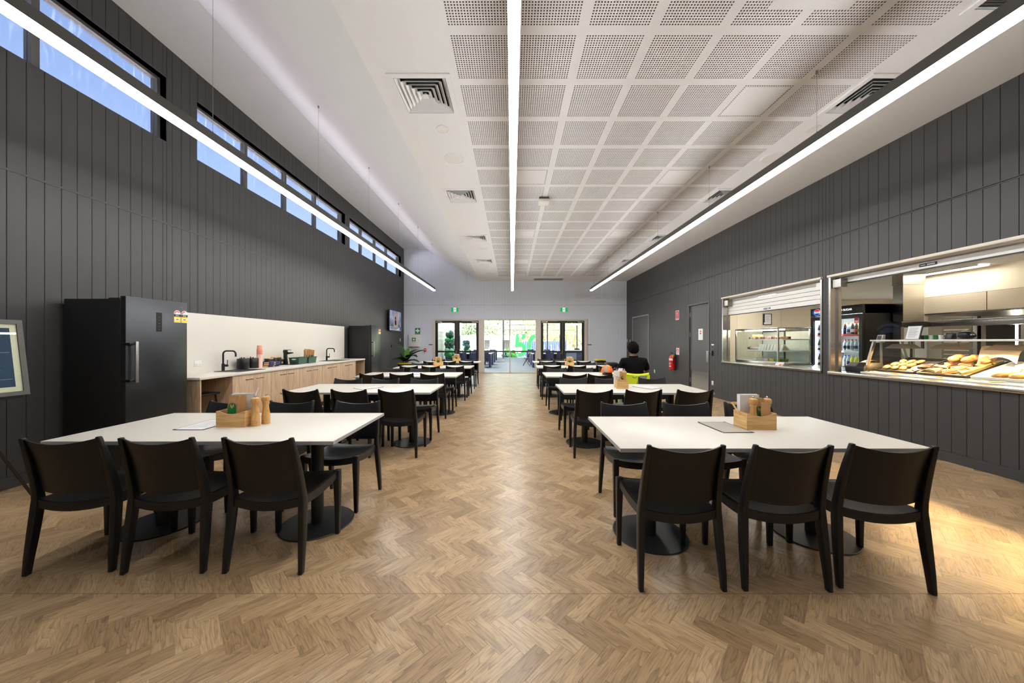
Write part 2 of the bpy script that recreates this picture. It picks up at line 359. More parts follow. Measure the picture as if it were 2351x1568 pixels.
# side walls: upright boards over a dark backing
def boards(wall, x, sgn, y0, n, pt, rows, holes, m='dark', wedge=None):
    """sgn +1: the face looks to +x.  rows: (z0, z1); holes: (y0, y1, z0, z1) left open"""
    cache = {}
    for k in range(n):
        ya, yb = y0+k*pt, y0+(k+1)*pt
        cuts = sorted({ya, yb} | {h for q in holes for h in q[:2] if ya+.012 < h < yb-.012})
        for a, b in zip(cuts, cuts[1:]):
            mid = (a+b)/2
            for z0, z1 in rows:
                segs = [(z0, z1)]
                for h in holes:
                    if h[0] < mid < h[1]:
                        nx = []
                        for s0, s1 in segs:
                            if h[3] <= s0 or h[2] >= s1: nx.append((s0, s1)); continue
                            if h[2]-s0 > .01: nx.append((s0, h[2]))
                            if s1-h[3] > .01: nx.append((h[3], s1))
                        segs = nx
                for s0, s1 in segs:
                    key = (round(b-a, 3), round(s1-s0, 3))
                    if key not in cache:
                        w, h_ = key; g = .0013; c = .0022
                        mb = MB(); mb.prism([(g, 0), (w-g, 0), (w-g, .006), (w-g-c, .0095), (g+c, .0095), (g, .006)], 2, 0, h_)
                        mb.v = [Vector((sgn*v.y, v.x, v.z)) for v in mb.v]
                        cache[key] = mb.mesh('board', m)
                    o = bpy.data.objects.new('board', cache[key]); COL.objects.link(o); o.parent = wall; o.location = (x, a, s0)

def slab_with_holes(mb, axis, t0, t1, u0, u1, z0, z1, holes):
    """a wall slab (axis 0: thickness along x, runs along y) with open rectangles; the cells between are boxes"""
    us = sorted({u0, u1} | {h for q in holes for h in q[:2] if u0 < h < u1}); zs = sorted({z0, z1} | {h for q in holes for h in q[2:] if z0 < h < z1})
    for a, b in zip(us, us[1:]):
        run = None
        for c, d in zip(zs, zs[1:]):
            if any(h[0] < (a+b)/2 < h[1] and h[2] < (c+d)/2 < h[3] for h in holes): 
                if run: (mb.box(t0, t1, a, b, *run) if axis == 0 else mb.box(a, b, t0, t1, *run)); run = None
            else: run = (run[0], d) if run else (c, d)
        if run: (mb.box(t0, t1, a, b, *run) if axis == 0 else mb.box(a, b, t0, t1, *run))
    return mb
WIN = [(.13, 4.603, 4.05, 4.91), (5.048, 9.525, 4.05, 4.91), (9.78, 14.317, 4.05, 4.91)]
wl_ = structure('wall_left', slab_with_holes(MB(), 0, XL-.22, XL-.0095, YF, YB+.2, 0, ZH+.1, WIN), 'darkgap', 'tall charcoal board-clad wall with high windows above the bench')
boards(wl_, XL-.0095, 1, 3.144-.1278*6, 96, .1278, [(.108, 2.938), (2.962, ZH)], WIN)
bb = MB().box(XL-.0095, XL, YF, 3.144-.1278*6, .108, ZH)
part('cladding', bb, 'dark', wl_)
part('joint_strip', MB().box(XL-.009, XL+.004, YF, YB, 2.939, 2.961), 'dark', wl_)
structure('baseboard_left', MB().box(XL, XL+.014, YF, YB, 0, .108), 'dark', 'charcoal skirting board along the bench wall')
H1 = (5.43, 8.01, .865, 2.38); H2 = (1.9, 5.313, .855, 2.38); D4 = (8.53, 9.56, 0, 2.384); D3 = (12.31, 14.0, 0, 2.357)
HR = [H1, H2, D4, D3]
wr_ = structure('wall_right', slab_with_holes(MB(), 0, XR+.0095, XR+.15, YF, YB+.2, 0, ZL+.1, HR), 'darkgap', 'long charcoal board-clad wall with two servery openings')
n_r = 94; y_r = YB-n_r*.1278
boards(wr_, XR+.0095, -1, y_r, n_r, .1278, [(.108, 2.955), (2.985, ZL)], HR)
part('cladding', slab_with_holes(MB(), 0, XR, XR+.0095, YF, y_r, .108, ZL, HR), 'dark', wr_)
part('joint_strip', MB().box(XR-.005, XR+.009, YF, YB, 2.956, 2.967).box(XR-.005, XR+.009, YF, YB, 2.974, 2.984), 'dark', wr_)
br = MB()
for a, b in ((YF, D4[0]-.03), (D4[1]+.03, D3[0]-.05), (D3[1]+.05, YB)): br.box(XR-.014, XR, a, b, 0, .108)
structure('baseboard_right', br, 'dark', 'charcoal skirting board under the servery openings')

# end wall with two glazed double doors and a fixed window between
def ztop(x): return ZH if x <= XS0 else (ZH-(x-XS0)/(XS1-XS0)*(ZH-ZL) if x < XS1 else ZL)
GO = (-3.418, 3.236, 0, 2.328)
we = structure('wall_back', slab_with_holes(MB(), 1, YB+.008, YB+.2, XL-.2, XR+.2, 0, ZH+.1, [GO]), 'greygap', 'pale grey grooved end wall above the glazed doors')
bd = MB(); k = 0; x = XL
while x < XR-.02:
    x2 = min(x+.128, XR); g = .0012
    for z0, z1 in ((0, 2.925), (2.937, max(ztop(x), ztop(x2)))):
        segs = [(z0, z1)]
        if GO[0] < (x+x2)/2 < GO[1]: segs = [(GO[3], z1)] if z0 == 0 else segs
        for s0, s1 in segs: bd.prism([(x+g, YB+.008), (x+g, YB+.0015), (x+g+.0015, YB), (x2-g-.0015, YB), (x2-g, YB+.0015), (x2-g, YB+.008)], 2, s0, s1)
    x = x2
o = part('grooved_boards', bd, 'grey', we); o['kind'] = 'stuff'
structure('baseboard_back', MB().box(XL, -3.418, YB-.012, YB, 0, .1).box(3.236, XR, YB-.012, YB, 0, .1), 'grey', 'pale grey skirting at the foot of the end wall')
structure('wall_front', MB().box(XL-.2, XR+.2, YF-.2, YF, 0, ZH+.1), 'grey', 'pale grey wall behind the camera')

# ceilings
up = structure('ceiling_high', MB().box(XL-.2, XS0, YF, YB, ZH, ZH+.1).prism([(XS0, ZH), (XS1, ZL), (XS1, ZL+.12), (XS0+.05, ZH+.1), (XS0, ZH+.1)], 1, YF, YB), 'ceil', 'white raised ceiling with a sloping soffit over the high windows')
PX0, PXP, PXW, PY0, PYP, PYW = -.522, .579, .486, 2.895, .568, .475
panels = [(i, j) for j in range(-1, 19) for i in range(7)]
DIF = [(-.913, 1.12), (-.913, 3.61), (-.913, 6.10), (-.913, 8.60), (-.913, 11.05), (3.805, 1.12), (3.805, 3.61), (3.805, 6.10), (3.805, 8.60), (3.805, 11.05)]
GRL = [(3.60, 4.52, 1.78, 2.66), (.92, 2.12, 13.98, 14.46)]
op = [(PX0+i*PXP, PX0+i*PXP+PXW, PY0+j*PYP, PY0+j*PYP+PYW) for i, j in panels]
op += [(x-.26, x+.26, y-.26, y+.26) for x, y in DIF]+GRL
xs = sorted({XS1, XR} | {v for q in op for v in q[:2]}); ys = sorted({YF, YB} | {v for q in op for v in q[2:]})
cm = MB()
rects = {}
for a, b in zip(ys, ys[1:]):
    run = None; rows_ = []
    for c, d in zip(xs, xs[1:]):
        if any(q[0] < (c+d)/2 < q[1] and q[2] < (a+b)/2 < q[3] for q in op):
            if run: rows_.append(run); run = None
        else: run = (run[0], d) if run else (c, d)
    if run: rows_.append(run)
    for c, d in rows_: cm.quad((c, a, ZL), (c, b, ZL), (d, b, ZL), (d, a, ZL))
cm.box(XS1-.02, XR+.2, YF, YB, ZL+.35, ZL+.4)
lo = structure('ceiling_low', cm, 'ceil', 'white flat ceiling with rows of perforated square panels')
def perforated(plate):
    mb = MB(); mb.keep = True; n = 21; hs = .0118
    px, py = (PXW-hs)/(n-1), (PYW-hs)/(n-1)
    ex = [v for i in range(n) for v in (i*px, i*px+hs)]; ey = [v for i in range(n) for v in (i*py, i*py+hs)]
    idx = {}
    def V(i, j, z):
        k = (i, j, z)
        if k not in idx: idx[k] = len(mb.v); mb.v.append(Vector((ex[i], ey[j], z)))
        return idx[k]
    for j in range(2*n-1):
        for i in range(2*n-1):
            hole = i % 2 == 0 and j % 2 == 0
            ring = i in (0, 2*n-2) or j in (0, 2*n-2)
            if hole and (ring or not plate):
                for (a, b), (c, d) in (((i, j), (i+1, j)), ((i+1, j), (i+1, j+1)), ((i+1, j+1), (i, j+1)), ((i, j+1), (i, j))):
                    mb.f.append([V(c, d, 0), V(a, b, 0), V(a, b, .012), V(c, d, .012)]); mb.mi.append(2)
            else:
                mb.f.append([V(i, j, 0), V(i, j+1, 0), V(i+1, j+1, 0), V(i+1, j, 0)]); mb.mi.append(0)
    mb.k = 1; mb.quad((0, 0, .0121), (0, PYW, .0121), (PXW, PYW, .0121), (PXW, 0, .0121))
    if plate: mb.k = 0; mb.box(.022, PXW-.022, .022, PYW-.022, -.003, .001)
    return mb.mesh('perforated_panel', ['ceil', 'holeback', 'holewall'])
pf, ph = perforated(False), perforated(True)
hatch = {(5, 1), (1, 4), (5, 4), (1, 9), (5, 9), (1, 14), (1, 18), (5, 14)}
for i, j in panels:
    o = bpy.data.objects.new('perforated_panel', ph if (i, j) in hatch else pf); COL.objects.link(o); o.parent = lo; o.location = (PX0+i*PXP, PY0+j*PYP, ZL)
part('access_hatch', MB().box(1.99, 2.62, 2.02, 2.665, ZL-.004, ZL-.0005), 'ceil', lo, bevel=.002)
part('joint_groove', MB().box(-.6, 3.55, 7.425, 7.44, ZL-.004, ZL-.0005), 'ceil', lo)

# high windows
def high_window(n, y0, y1, mull, lbl):
    w = T('window_%d' % n, lbl, 'window', (XL-.1, (y0+y1)/2, 4.05), kind='structure'); z0, z1 = 4.05, 4.91
    fr = MB(); xf0, xf1 = XL-.17, XL-.09; t = .04
    fr.box(xf0, xf1, y0, y1, z0, z0+t).box(xf0, xf1, y0, y1, z1-t, z1).box(xf0, xf1, y0, y0+t, z0+t, z1-t).box(xf0, xf1, y1-t, y1, z0+t, z1-t)
    part('frame', fr, 'frame', w)
    ed = [y0+t]+mull+[y1-t]
    for m_ in mull: part('mullion', MB().box(xf0, xf1, m_-.03, m_+.03, z0+t, z1-t), 'frame', w)
    for a, b in zip(ed, ed[1:]): part('pane', MB().box(XL-.136, XL-.13, a+(.03 if a in mull else 0), b-(.03 if b in mull else 0), z0+t, z1-t), 'skyglass', w)
    part('reveal', MB().box(XL-.09, XL-.002, y0-.001, y1+.001, z0-.012, z0).box(XL-.09, XL-.002, y0, y1, z1, z1+.012).box(XL-.09, XL-.002, y1, y1+.012, z0, z1).box(XL-.09, XL-.002, y0-.012, y0, z0, z1), 'dark', w)
high_window(1, *WIN[0][:2], [1.2, 2.3, 3.4], 'high strip window nearest the camera, above the leaning blueprint')
high_window(2, *WIN[1][:2], [6.09, 7.15, 8.24], 'high four-pane strip window above the tall near fridge and sink')
high_window(3, *WIN[2][:2], [10.75, 11.84, 12.92], 'high strip window farthest along, above the far fridge and television')

# end glazing
YD = YB+.03
fx = MB()
for x0, x1 in ((-3.418, -3.309), (-1.437, -1.20), (1.017, 1.2455), (3.121, 3.236)): fx.box(x0, x1, YB-.012, YB+.15, 0, 2.328)
fx.box(-3.309, -1.437, YB-.012, YB+.15, 2.257, 2.328).box(-1.2, 1.017, YB-.012, YB+.15, 2.275, 2.328).box(1.2455, 3.121, YB-.012, YB+.15, 2.257, 2.328).box(-1.2, 1.017, YB-.012, YB+.15, 0, .03)
structure('trim_1', fx, 'taupe', 'taupe jambs and head around the end wall glazing', bevel=.004)
w4 = T('window_4', 'tall fixed two-pane window between the glazed double doors', 'window', (-.09, YD, 0), kind='structure')
part('mullion', MB().box(-.115, -.068, YB, YB+.1, .03, 2.275), 'taupe', w4)
part('mid_rail', MB().box(-1.2, -.115, YB+.05, YB+.09, .895, .96).box(-.068, 1.017, YB+.05, YB+.09, .895, .96), 'doordk', w4)
for a, b in ((-1.2, -.115), (-.068, 1.017)): part('pane', MB().box(a, b, YB+.066, YB+.072, .03, 2.275), 'glass', w4)
def glazed_doors(n, x0, x1, lbl):
    d = T('door_%d' % n, lbl, 'door', ((x0+x1)/2, YD, 0), kind='structure'); xm = (x0+x1)/2
    for s, (a, b) in ((-1, (x0, xm-.003)), (1, (xm+.003, x1))):
        lf = MB(); st = .108
        lf.box(a, a+st, YD, YD+.045, 0, 2.253).box(b-st, b, YD, YD+.045, 0, 2.253).box(a+st, b-st, YD, YD+.045, 2.15, 2.253).box(a+st, b-st, YD, YD+.045, 0, .22).box(a+st, b-st, YD, YD+.045, .89, .955)
        L = part('door_leaf', lf, 'blackdoor', d)
        for z0, z1 in ((.22, .89), (.955, 2.15)): part('pane', MB().box(a+st, b-st, YD+.02, YD+.026, z0, z1), 'glass', L)
        hx = (b-.15) if s < 0 else (a+.15)
        hx = (b-.135) if s < 0 else (a+.135)
        part('pull_handle', MB().cyl((hx, YD-.07, 1.02), (hx, YD-.07, 1.62), .0125).cyl((hx, YD-.07, 1.03), (hx+(.06 if s < 0 else -.06), YD, 1.03), .009).cyl((hx, YD-.07, 1.61), (hx+(.06 if s < 0 else -.06), YD, 1.61), .009), 'alu', L, smooth=40)
        cx = a+.03 if s < 0 else b-.29
        part('closer', MB().box(cx, cx+.26, YD-.05, YD, 2.165, 2.225), 'alu', L, bevel=.006)
        ax = cx+.2 if s < 0 else cx-.5
        part('closer_arm', MB().box(ax-.18 if s < 0 else ax+.05, ax+.5 if s < 0 else ax+.56, YD-.03, YD-.012, 2.236, 2.25), 'alu', L)
    part('lever', MB().cyl((xm-.03, YD-.05, .98), (xm-.03, YD-.05, .84), .008).cyl((xm-.1, YD-.05, .845), (xm-.03, YD-.05, .845), .008).cyl((xm-.1, YD-.05, .845), (xm-.1, YD, .845), .01), 'alu', d, smooth=40)
glazed_doors(1, -3.309, -1.437, 'black glazed double door with balloons behind it')
glazed_doors(2, 1.2455, 3.121, 'black glazed double door nearer the waste bins')
# solid doors in the servery wall
d3 = T('door_3', 'charcoal double door in a pale metal frame behind the seated person', 'door', (XR, 13.15, 0), kind='structure')
part('door_frame', MB().box(XR-.012, XR+.12, D3[0], D3[0]+.05, 0, D3[3]).box(XR-.012, XR+.12, D3[1]-.05, D3[1], 0, D3[3]).box(XR-.012, XR+.12, D3[0]+.05, D3[1]-.05, D3[3]-.05, D3[3]), 'alu', d3)
for a, b in ((D3[0]+.052, 13.152), (13.157, D3[1]-.052)): part('door_leaf', MB().box(XR+.02, XR+.065, a, b, .008, D3[3]-.053), 'doordk', d3)
for z in (.35, 1.2, 2.05): part('hinge', MB().box(XR-.004, XR+.02, D3[0]+.04, D3[0]+.07, z-.06, z+.06), 'alu', d3)
d4 = T('door_4', 'charcoal single door with a steel kickplate beside the servery', 'door', (XR, 9.05, 0), kind='structure')
part('door_frame', MB().box(XR-.014, XR+.14, D4[0], D4[0]+.045, 0, D4[3]).box(XR-.014, XR+.14, D4[1]-.045, D4[1], 0, D4[3]).box(XR-.014, XR+.14, D4[0]+.045, D4[1]-.045, D4[3]-.045, D4[3]), 'doordk', d4, bevel=.004)
lf = part('door_leaf', MB().box(XR+.03, XR+.075, D4[0]+.047, D4[1]-.047, .008, D4[3]-.047), 'doordk', d4)
part('kickplate', MB().box(XR+.026, XR+.0299, D4[0]+.06, D4[1]-.06, .02, .575), 'steel', lf)
part('push_plate', MB().box(XR+.026, XR+.0299, 8.62, 8.73, .82, 1.12), 'steel', lf)
for z in (.3, 1.55, 2.1): part('hinge', MB().cyl((XR+.02, D4[1]-.05, z-.06), (XR+.02, D4[1]-.05, z+.06), .01), 'alu', d4)
structure('roof_bounce', MB().prism([(XL-.23, 3.96), (-14, 3.66), (-14, 3.56), (XL-.23, 3.86)], 1, YF-6, YB+.2), 'plastic', 'added unseen white roof bouncing sun up through the high windows')  # out of view; added and sloped to bounce sunlight onto the soffit
# ------------------------------------------------------------------ linear lights
def linear_light(x, lbl, wires):
    y0, y1, z0 = .8, 12.6, 3.228
    t = T('linear_light', lbl, 'light', (x, (y0+y1)/2, z0), group='suspended linear lights')
    w = .038
    part('housing', MB().box(x-w, x+w, y0, y1, z0+.032, z0+.115), 'housing', t)
    part('diffuser', MB().box(x-w+.001, x+w-.001, y0+.004, y1-.004, z0, z0+.0315), 'lamp', t)
    for y, zt in wires:
        c = part('wire', MB().cyl((x, y, z0+.115), (x, y, zt), .0016, n=6), 'alu', t)
        part('ceiling_cap', MB().cyl((x, y, zt-.03), (x, y, zt), .011, n=10), 'alu', c); part('wire_grip', MB().cyl((x, y, z0+.115), (x, y, z0+.145), .006, n=8), 'alu', c)
ys_ = [3.275+1.785*k for k in range(6)]
linear_light(-2.87, 'long slim linear light hanging below the high windows on the bench side', [(y, ztop(-2.87)) for y in ys_])
linear_light(0.012, 'long slim linear light hanging over the middle of the aisle', [(y, ZL) for y in ys_])
linear_light(2.925, 'long slim linear light hanging nearest the servery wall', [(y, ZL) for y in ys_])

# ------------------------------------------------------------------ ceiling fittings
ordn = ['first', 'second', 'third', 'fourth', 'fifth']
def diffuser(x, y, lbl):
    t = T('air_diffuser', lbl, 'air vent', (x, y, ZL-.012), group='square air diffusers'); a, b = .31, .258
    fr = MB()
    for q in ((-a, -b, -a, a), (b, a, -a, a), (-b, b, -a, -b), (-b, b, b, a)): fr.box(x+q[0], x+q[1], y+q[2], y+q[3], ZL-.012, ZL-.0005)
    part('outer_frame', fr, 'ceil', t)
    part('plenum', MB().box(x-b, x+b, y-b, y+b, ZL+.13, ZL+.14).box(x-b, x-b+.004, y-b, y+b, ZL, ZL+.13).box(x+b-.004, x+b, y-b, y+b, ZL, ZL+.13).box(x-b, x+b, y-b, y-b+.004, ZL, ZL+.13).box(x-b, x+b, y+b-.004, y+b, ZL, ZL+.13), 'holeback', t)
    for k in range(5):
        r = .252-k*.045; i = r-.04; z0, z1 = ZL-.01, ZL+.034; lv = MB()
        o = [(-r, -r), (r, -r), (r, r), (-r, r)]; n_ = [(-i, -i), (i, -i), (i, i), (-i, i)]
        vs = [(x+p[0], y+p[1], z0) for p in o]+[(x+p[0], y+p[1], z1) for p in n_]+[(x+p[0], y+p[1], z0+.003) for p in o]+[(x+p[0], y+p[1], z1+.003) for p in n_]
        lv.add(vs, [(j, (j+1) % 4, 4+(j+1) % 4, 4+j) for j in range(4)]+[(8+j, 12+j, 12+(j+1) % 4, 8+(j+1) % 4) for j in range(4)]+[(j, 8+j, 8+(j+1) % 4, (j+1) % 4) for j in range(4)])
        part('louvre', lv, 'ceil', t)
    part('centre_cone', MB().add([(x-.03, y-.03, ZL-.008), (x+.03, y-.03, ZL-.008), (x+.03, y+.03, ZL-.008), (x-.03, y+.03, ZL-.008), (x, y, ZL+.03)], [(0, 1, 2, 3), (0, 4, 1), (1, 4, 2), (2, 4, 3), (3, 4, 0)]), 'ceil', t)
for k, (x, y) in enumerate(DIF):
    if y > 2: diffuser(x, y, 'square white louvred air diffuser, %s from the camera along the %s ceiling edge' % (['', 'first', 'second', 'third', 'fourth'][k % 5], 'soffit' if k < 5 else 'servery'))
def grille(q, n, lbl):
    x0, x1, y0, y1 = q; t = T('return_grille', lbl, 'air vent', ((x0+x1)/2, (y0+y1)/2, ZL-.012)); f = MB()
    f.box(x0-.05, x0, y0-.05, y1+.05, ZL-.012, ZL-.0005).box(x1, x1+.05, y0-.05, y1+.05, ZL-.012, ZL-.0005).box(x0, x1, y0-.05, y0, ZL-.012, ZL-.0005).box(x0, x1, y1, y1+.05, ZL-.012, ZL-.0005)
    part('grille_frame', f, 'ceil', t)
    part('duct_back', MB().box(x0, x1, y0, y1, ZL+.06, ZL+.065), 'holeback', t)
    sl = MB(); dy = (y1-y0)/n
    for k in range(n): sl.box(x0, x1, y0+k*dy+.003, y0+k*dy+dy*.45, ZL-.006, ZL+.012)
    part('slats', sl, 'alu', t)['kind'] = 'stuff'
grille(GRL[0], 40, 'large slatted return-air grille in the ceiling corner nearest the camera')
grille(GRL[1], 14, 'long slatted return-air grille by the end wall')
def disc(x, y, r, nm, lbl, cat, grp):
    t = T(nm, lbl, cat, (x, y, ZL), group=grp)
    part('trim_ring', MB().lathe([(r, -.0005), (r, -.007), (r*.93, -.009), (r*.9, -.004), (r*.9, -.0005)], (x, y, ZL), 32), 'ceil', t, smooth=40)
    part('grille_face', MB().cyl((x, y, ZL-.0065), (x, y, ZL-.002), r*.895, n=32), 'plastic', t)
for x, y, w in ((-.823, 4.846, 'second vent on the soffit edge'), (3.677, 4.82, 'second vent on the servery edge'), (-.826, 9.51, 'fourth vent on the soffit edge'), (3.73, 9.41, 'fourth vent on the servery edge'), (-.84, 13.04, 'end wall on the soffit edge')):
    disc(x, y, .14, 'ceiling_speaker', 'round white ceiling speaker near the '+w, 'speaker', 'round ceiling speakers')
for x, y, w in ((-.849, 4.17, 'first vent on the soffit edge'), (3.685, 4.17, 'first vent on the servery edge'), (-.85, 11.56, 'far vent on the soffit edge'), (-.85, 11.84, 'far speaker on the soffit edge'), (3.7, 11.5, 'far vent on the servery edge')):
    disc(x, y, .075, 'ceiling_detector', 'small round flush detector in the ceiling near the '+w, 'detector', 'small round ceiling detectors')
t = T('wireless_access_point', 'square white wireless access point hanging from the perforated ceiling', 'access point', (.574, 6.2, ZL-.09))
part('mount_plate', MB().box(.49, .66, 6.12, 6.28, ZL-.035, ZL), 'housing', t)
part('body', MB().box(.474, .674, 6.1, 6.3, ZL-.1, ZL-.035), 'plastic', t, bevel=.02)
part('status_light', MB().cyl((.574, 6.098, ZL-.075), (.574, 6.1, ZL-.075), .004), 'exitgreen', t)

# ------------------------------------------------------------------ dining tables
def make_table():
    t = T('dining_table', '', 'table', (0, 0, 0), group='white dining tables')
    part('tabletop', MB().box(-.917, .917, -.424, .424, .711, .735), 'white', t, bevel=.0015, local=True)
    e = MB().box(-.918, .918, -.425, -.4239, .7125, .7335).box(-.918, .918, .4239, .425, .7125, .7335).box(-.918, -.9169, -.425, .425, .7125, .7335).box(.9169, .918, -.425, .425, .7125, .7335)
    part('edging', e, 'edge', t, local=True)
    for sx in (-.577, .577):
        c = part('pedestal', MB().cyl((sx, 0, .012), (sx, 0, .69), .042, n=28), 'blackmetal', t, smooth=40, local=True)
        part('base_plate', MB().lathe([(.25, .0), (.252, .004), (.248, .0075), (.05, .0085), (.0, .0085)], (sx, 0, .0005), 48), 'blackmetal', c, smooth=30, local=True)
        part('top_plate', MB().box(sx-.04, sx+.04, -.3, .3, .698, .7105).box(sx-.2, sx+.2, -.035, .035, .69, .7105), 'blackmetal', c, local=True)
    return t
tabL = [2.563, 4.605, 6.512, 8.52, 10.57]; tabR = [2.42, 4.585, 6.52, 8.55, 10.57]
txL = [-2.037, -1.921, -1.913, -1.905, -1.893]; txR = [1.552, 1.553, 1.53, 1.53, 1.57]
far_n = ['nearest', 'second', 'third', 'fourth', 'farthest']
t0 = make_table()
for side, ys, xs_ in (('bench-side', tabL, txL), ('servery-side', tabR, txR)):
    for k in range(5):
        l = '%s white dining table in the %s row, on two round black pedestals' % (far_n[k], side)
        if side == 'bench-side' and k == 0: t0.location = (xs_[k], ys[k], 0); t0['label'] = l
        else: dup(t0, (xs_[k], ys[k], 0), 0, l)

# ------------------------------------------------------------------ chairs (facing +y in their own frame)
def chair_parts(t, m):
    def rect(c, wx, wy): x, y, z = c; return [(x-wx, y-wy, z), (x+wx, y-wy, z), (x+wx, y+wy, z), (x-wx, y+wy, z)]
    hw = lambda z: .205-.012*max(0, (z-.45)/.35)          # half width of the back
    yb = lambda z: -.170-.082*max(0, (z-.42)/.38)**1.4
    pan = MB()
    def panel(u, v):
        s = 2*u-1; zt, zb = .803-.030*(1-s*s), .480-.016*(1-s*s); z = zb+(zt-zb)*v
        return ((hw(z)-.012+.016*max(0, (z-.68)/.12))*s, yb(z)+.012-.042*(1-s*s), z)
    pan.sheet(panel, 12, 10, (0, -.012, .001))
    part('backrest', pan, m, t, smooth=40, local=True)
    for s in (-1, 1):
        zs = [.48, .54, .61, .68, .745, .806]; lg = MB()          # each rear leg runs on up as a post of the back
        lg.bar([rect((s*.226, -.212, 0), .0125, .015), rect((s*.2235, -.203, .1), .0145, .0185), rect((s*.220, -.192, .2), .016, .0215), rect((s*.216, -.182, .3), .0168, .0235), rect((s*.2125, -.175, .38), .0168, .0245), rect((s*.2105, -.172, .43), .016, .024)]+
               [rect((s*(hw(z)+.004), yb(z)-.002, z+(.004 if i == 5 else 0)), .0145-.004*(i/5)**2, .0225-.0105*(i/5)**1.6) for i, z in enumerate(zs)])
        part('leg', lg, m, t, smooth=50, bevel=.005, local=True)
        lg = MB()
        lg.bar([rect((s*.214, .212, 0), .0135, .014), rect((s*.2135, .213, .2), .0165, .018), rect((s*.212, .212, .36), .02, .022), rect((s*.211, .210, .452), .02, .022)])
        part('leg', lg, m, t, smooth=45, bevel=.004, local=True)
    def seat(u, v):
        s = 2*u-1; hx = .196+.018*v; y = -.185+.42*v-.018*(1-s*s)*(1-v)+.012*(1-s*s)*v
        dip = .021*(1-s*s)*(1-.25*v)+.012*math.sin(PI*v); drop = .02*max(0, (v-.86)/.14)**2*(1-s*s*.6)
        return (hx*s, y, .456-.022*(1-v)-dip-drop)
    part('seat', MB().sheet(seat, 12, 12, (0, 0, -.012)), m, t, smooth=50, local=True)
    ap = MB(); N = 8
    def strip(fn, d, wdt, hgt):
        secs = []
        for i in range(N+1):
            x, y, z = fn(i/N); a = wdt/2
            secs.append([(x-d[0]*a, y-d[1]*a, z-hgt), (x+d[0]*a, y+d[1]*a, z-hgt), (x+d[0]*a, y+d[1]*a, z), (x-d[0]*a, y-d[1]*a, z)])
        ap.bar(secs)
    q = lambda v: 1-(2*v-1)**2
    strip(lambda v: (-.2+.4*v, .226+.01*q(v), .447-.020*q(v)), (0, 1), .014, .05)
    strip(lambda v: (-.2+.4*v, -.183-.02*q(v), .432-.022*q(v)), (0, 1), .014, .048)
    for s in (-1, 1): strip(lambda v: (s*(.203+.009*v), -.18+.38*v, .434+.020*v-.020*q(v)), (1, 0), .016, .052)
    part('apron', ap, m, t, smooth=35, local=True)
def make_chair(nm, m, grp):
    t = T(nm, '', 'chair', (0, 0, 0), group=grp); chair_parts(t, m); return t
ch0 = make_chair('dining_chair', 'chair', 'black dining chairs'); used = [False]
def chair(x, y, rz, lbl):
    if not used[0]: used[0] = True; ch0.location = (x, y, 0); ch0.rotation_euler = (0, 0, rz); ch0['label'] = lbl; return ch0
    return dup(ch0, (x, y, 0), rz, lbl)
nearL = [(2.215, [-2.615, -2.05, -1.455]), (4.205, [-2.446, -1.888, -1.341]), (6.22, [-2.465, -1.939, -1.398]), (8.06, [-2.367, -1.86, -1.303]), (10.0, [-2.32, -1.80, -1.30])]
farL = [(2.935, [-2.62, -2.056, -1.446]), (4.90, [-2.465, -1.908, -1.325]), (6.89, [-2.472, -1.926, -1.38]), (8.71, [-2.42, -1.88, -1.286]), (10.62, [-2.34, -1.86, -1.306])]
nearR = [(2.075, [.93, 1.505, 2.065]), (4.185, [.96, 1.522, 2.11]), (6.10, [1.075, 1.54, 2.145]), (8.19, [.927, 1.52, 2.17]), (9.96, [.985, 1.41, 2.04])]
farR = [(2.86, [1.017, 1.58, 2.14]), (5.04, [.955, 1.495, 2.17]), (7.0, [.948, 1.51, 2.05]), (8.89, [.986, 1.534, 2.035]), (10.74, [1.03, 1.53, 2.04])]
rz0 = {('L', 0, 0): .09, ('L', 0, 1): .03, ('R', 0, 2): -.12, ('R', 0, 1): -.02, ('R', 2, 1): -.12}
for nm, rows, far, side in (('L', nearL, 0, 'bench'), ('L', farL, 1, 'bench'), ('R', nearR, 0, 'servery'), ('R', farR, 1, 'servery')):
    for k, (y, xs_) in enumerate(rows):
        for i, x in enumerate(xs_):
            pos = ['%s end' % side, 'middle', 'aisle end'][i if nm == 'L' else 2-i]
            pos = ('in the middle' if pos == 'middle' else 'at its '+pos)
            a = (PI if far else 0)+(rz0.get((nm, k, i), R.uniform(-.03, .03)) if not far else R.uniform(-.04, .04))
            chair(x, y, a, 'black plastic chair on the %s side of the %s %s-side table, %s' % ('far' if far else 'near', far_n[k], side, pos))

# ------------------------------------------------------------------ table-top things
ZT = .7352
def caddy_base():
    t = T('bamboo_caddy', '', 'caddy', (0, 0, 0), group='bamboo table caddies')
    w, d, h = .105, .073, .117; tk = .008
    def scoop(x0): return [(-w, 0), (w, 0), (w, h), (w*.8, h*.99), (w*.4, h*.86), (0, h*.8), (-w*.4, h*.86), (-w*.8, h*.99), (-w, h)]
    part('front_panel', MB().prism(scoop(0), 1, -d, -d+tk), 'bamboo', t, local=True)
    part('back_panel', MB().prism([(-w, 0), (w, 0), (w, h), (-w, h)], 1, d-tk, d), 'bamboo', t, local=True)
    for s in (-1, 1):
        part('side_panel', MB().box(min(s*w, s*(w-tk)), max(s*w, s*(w-tk)), -d+tk, d-tk, 0, h), 'bambooy', t, local=True)
    part('divider', MB().box(-w+tk, w-tk, .012, .018, .006, h*.8), 'bamboo', t, local=True)
    part('bottom', MB().box(-w+tk, w-tk, -d+tk, d-tk, 0, .006), 'bamboo', t, local=True)
    return t
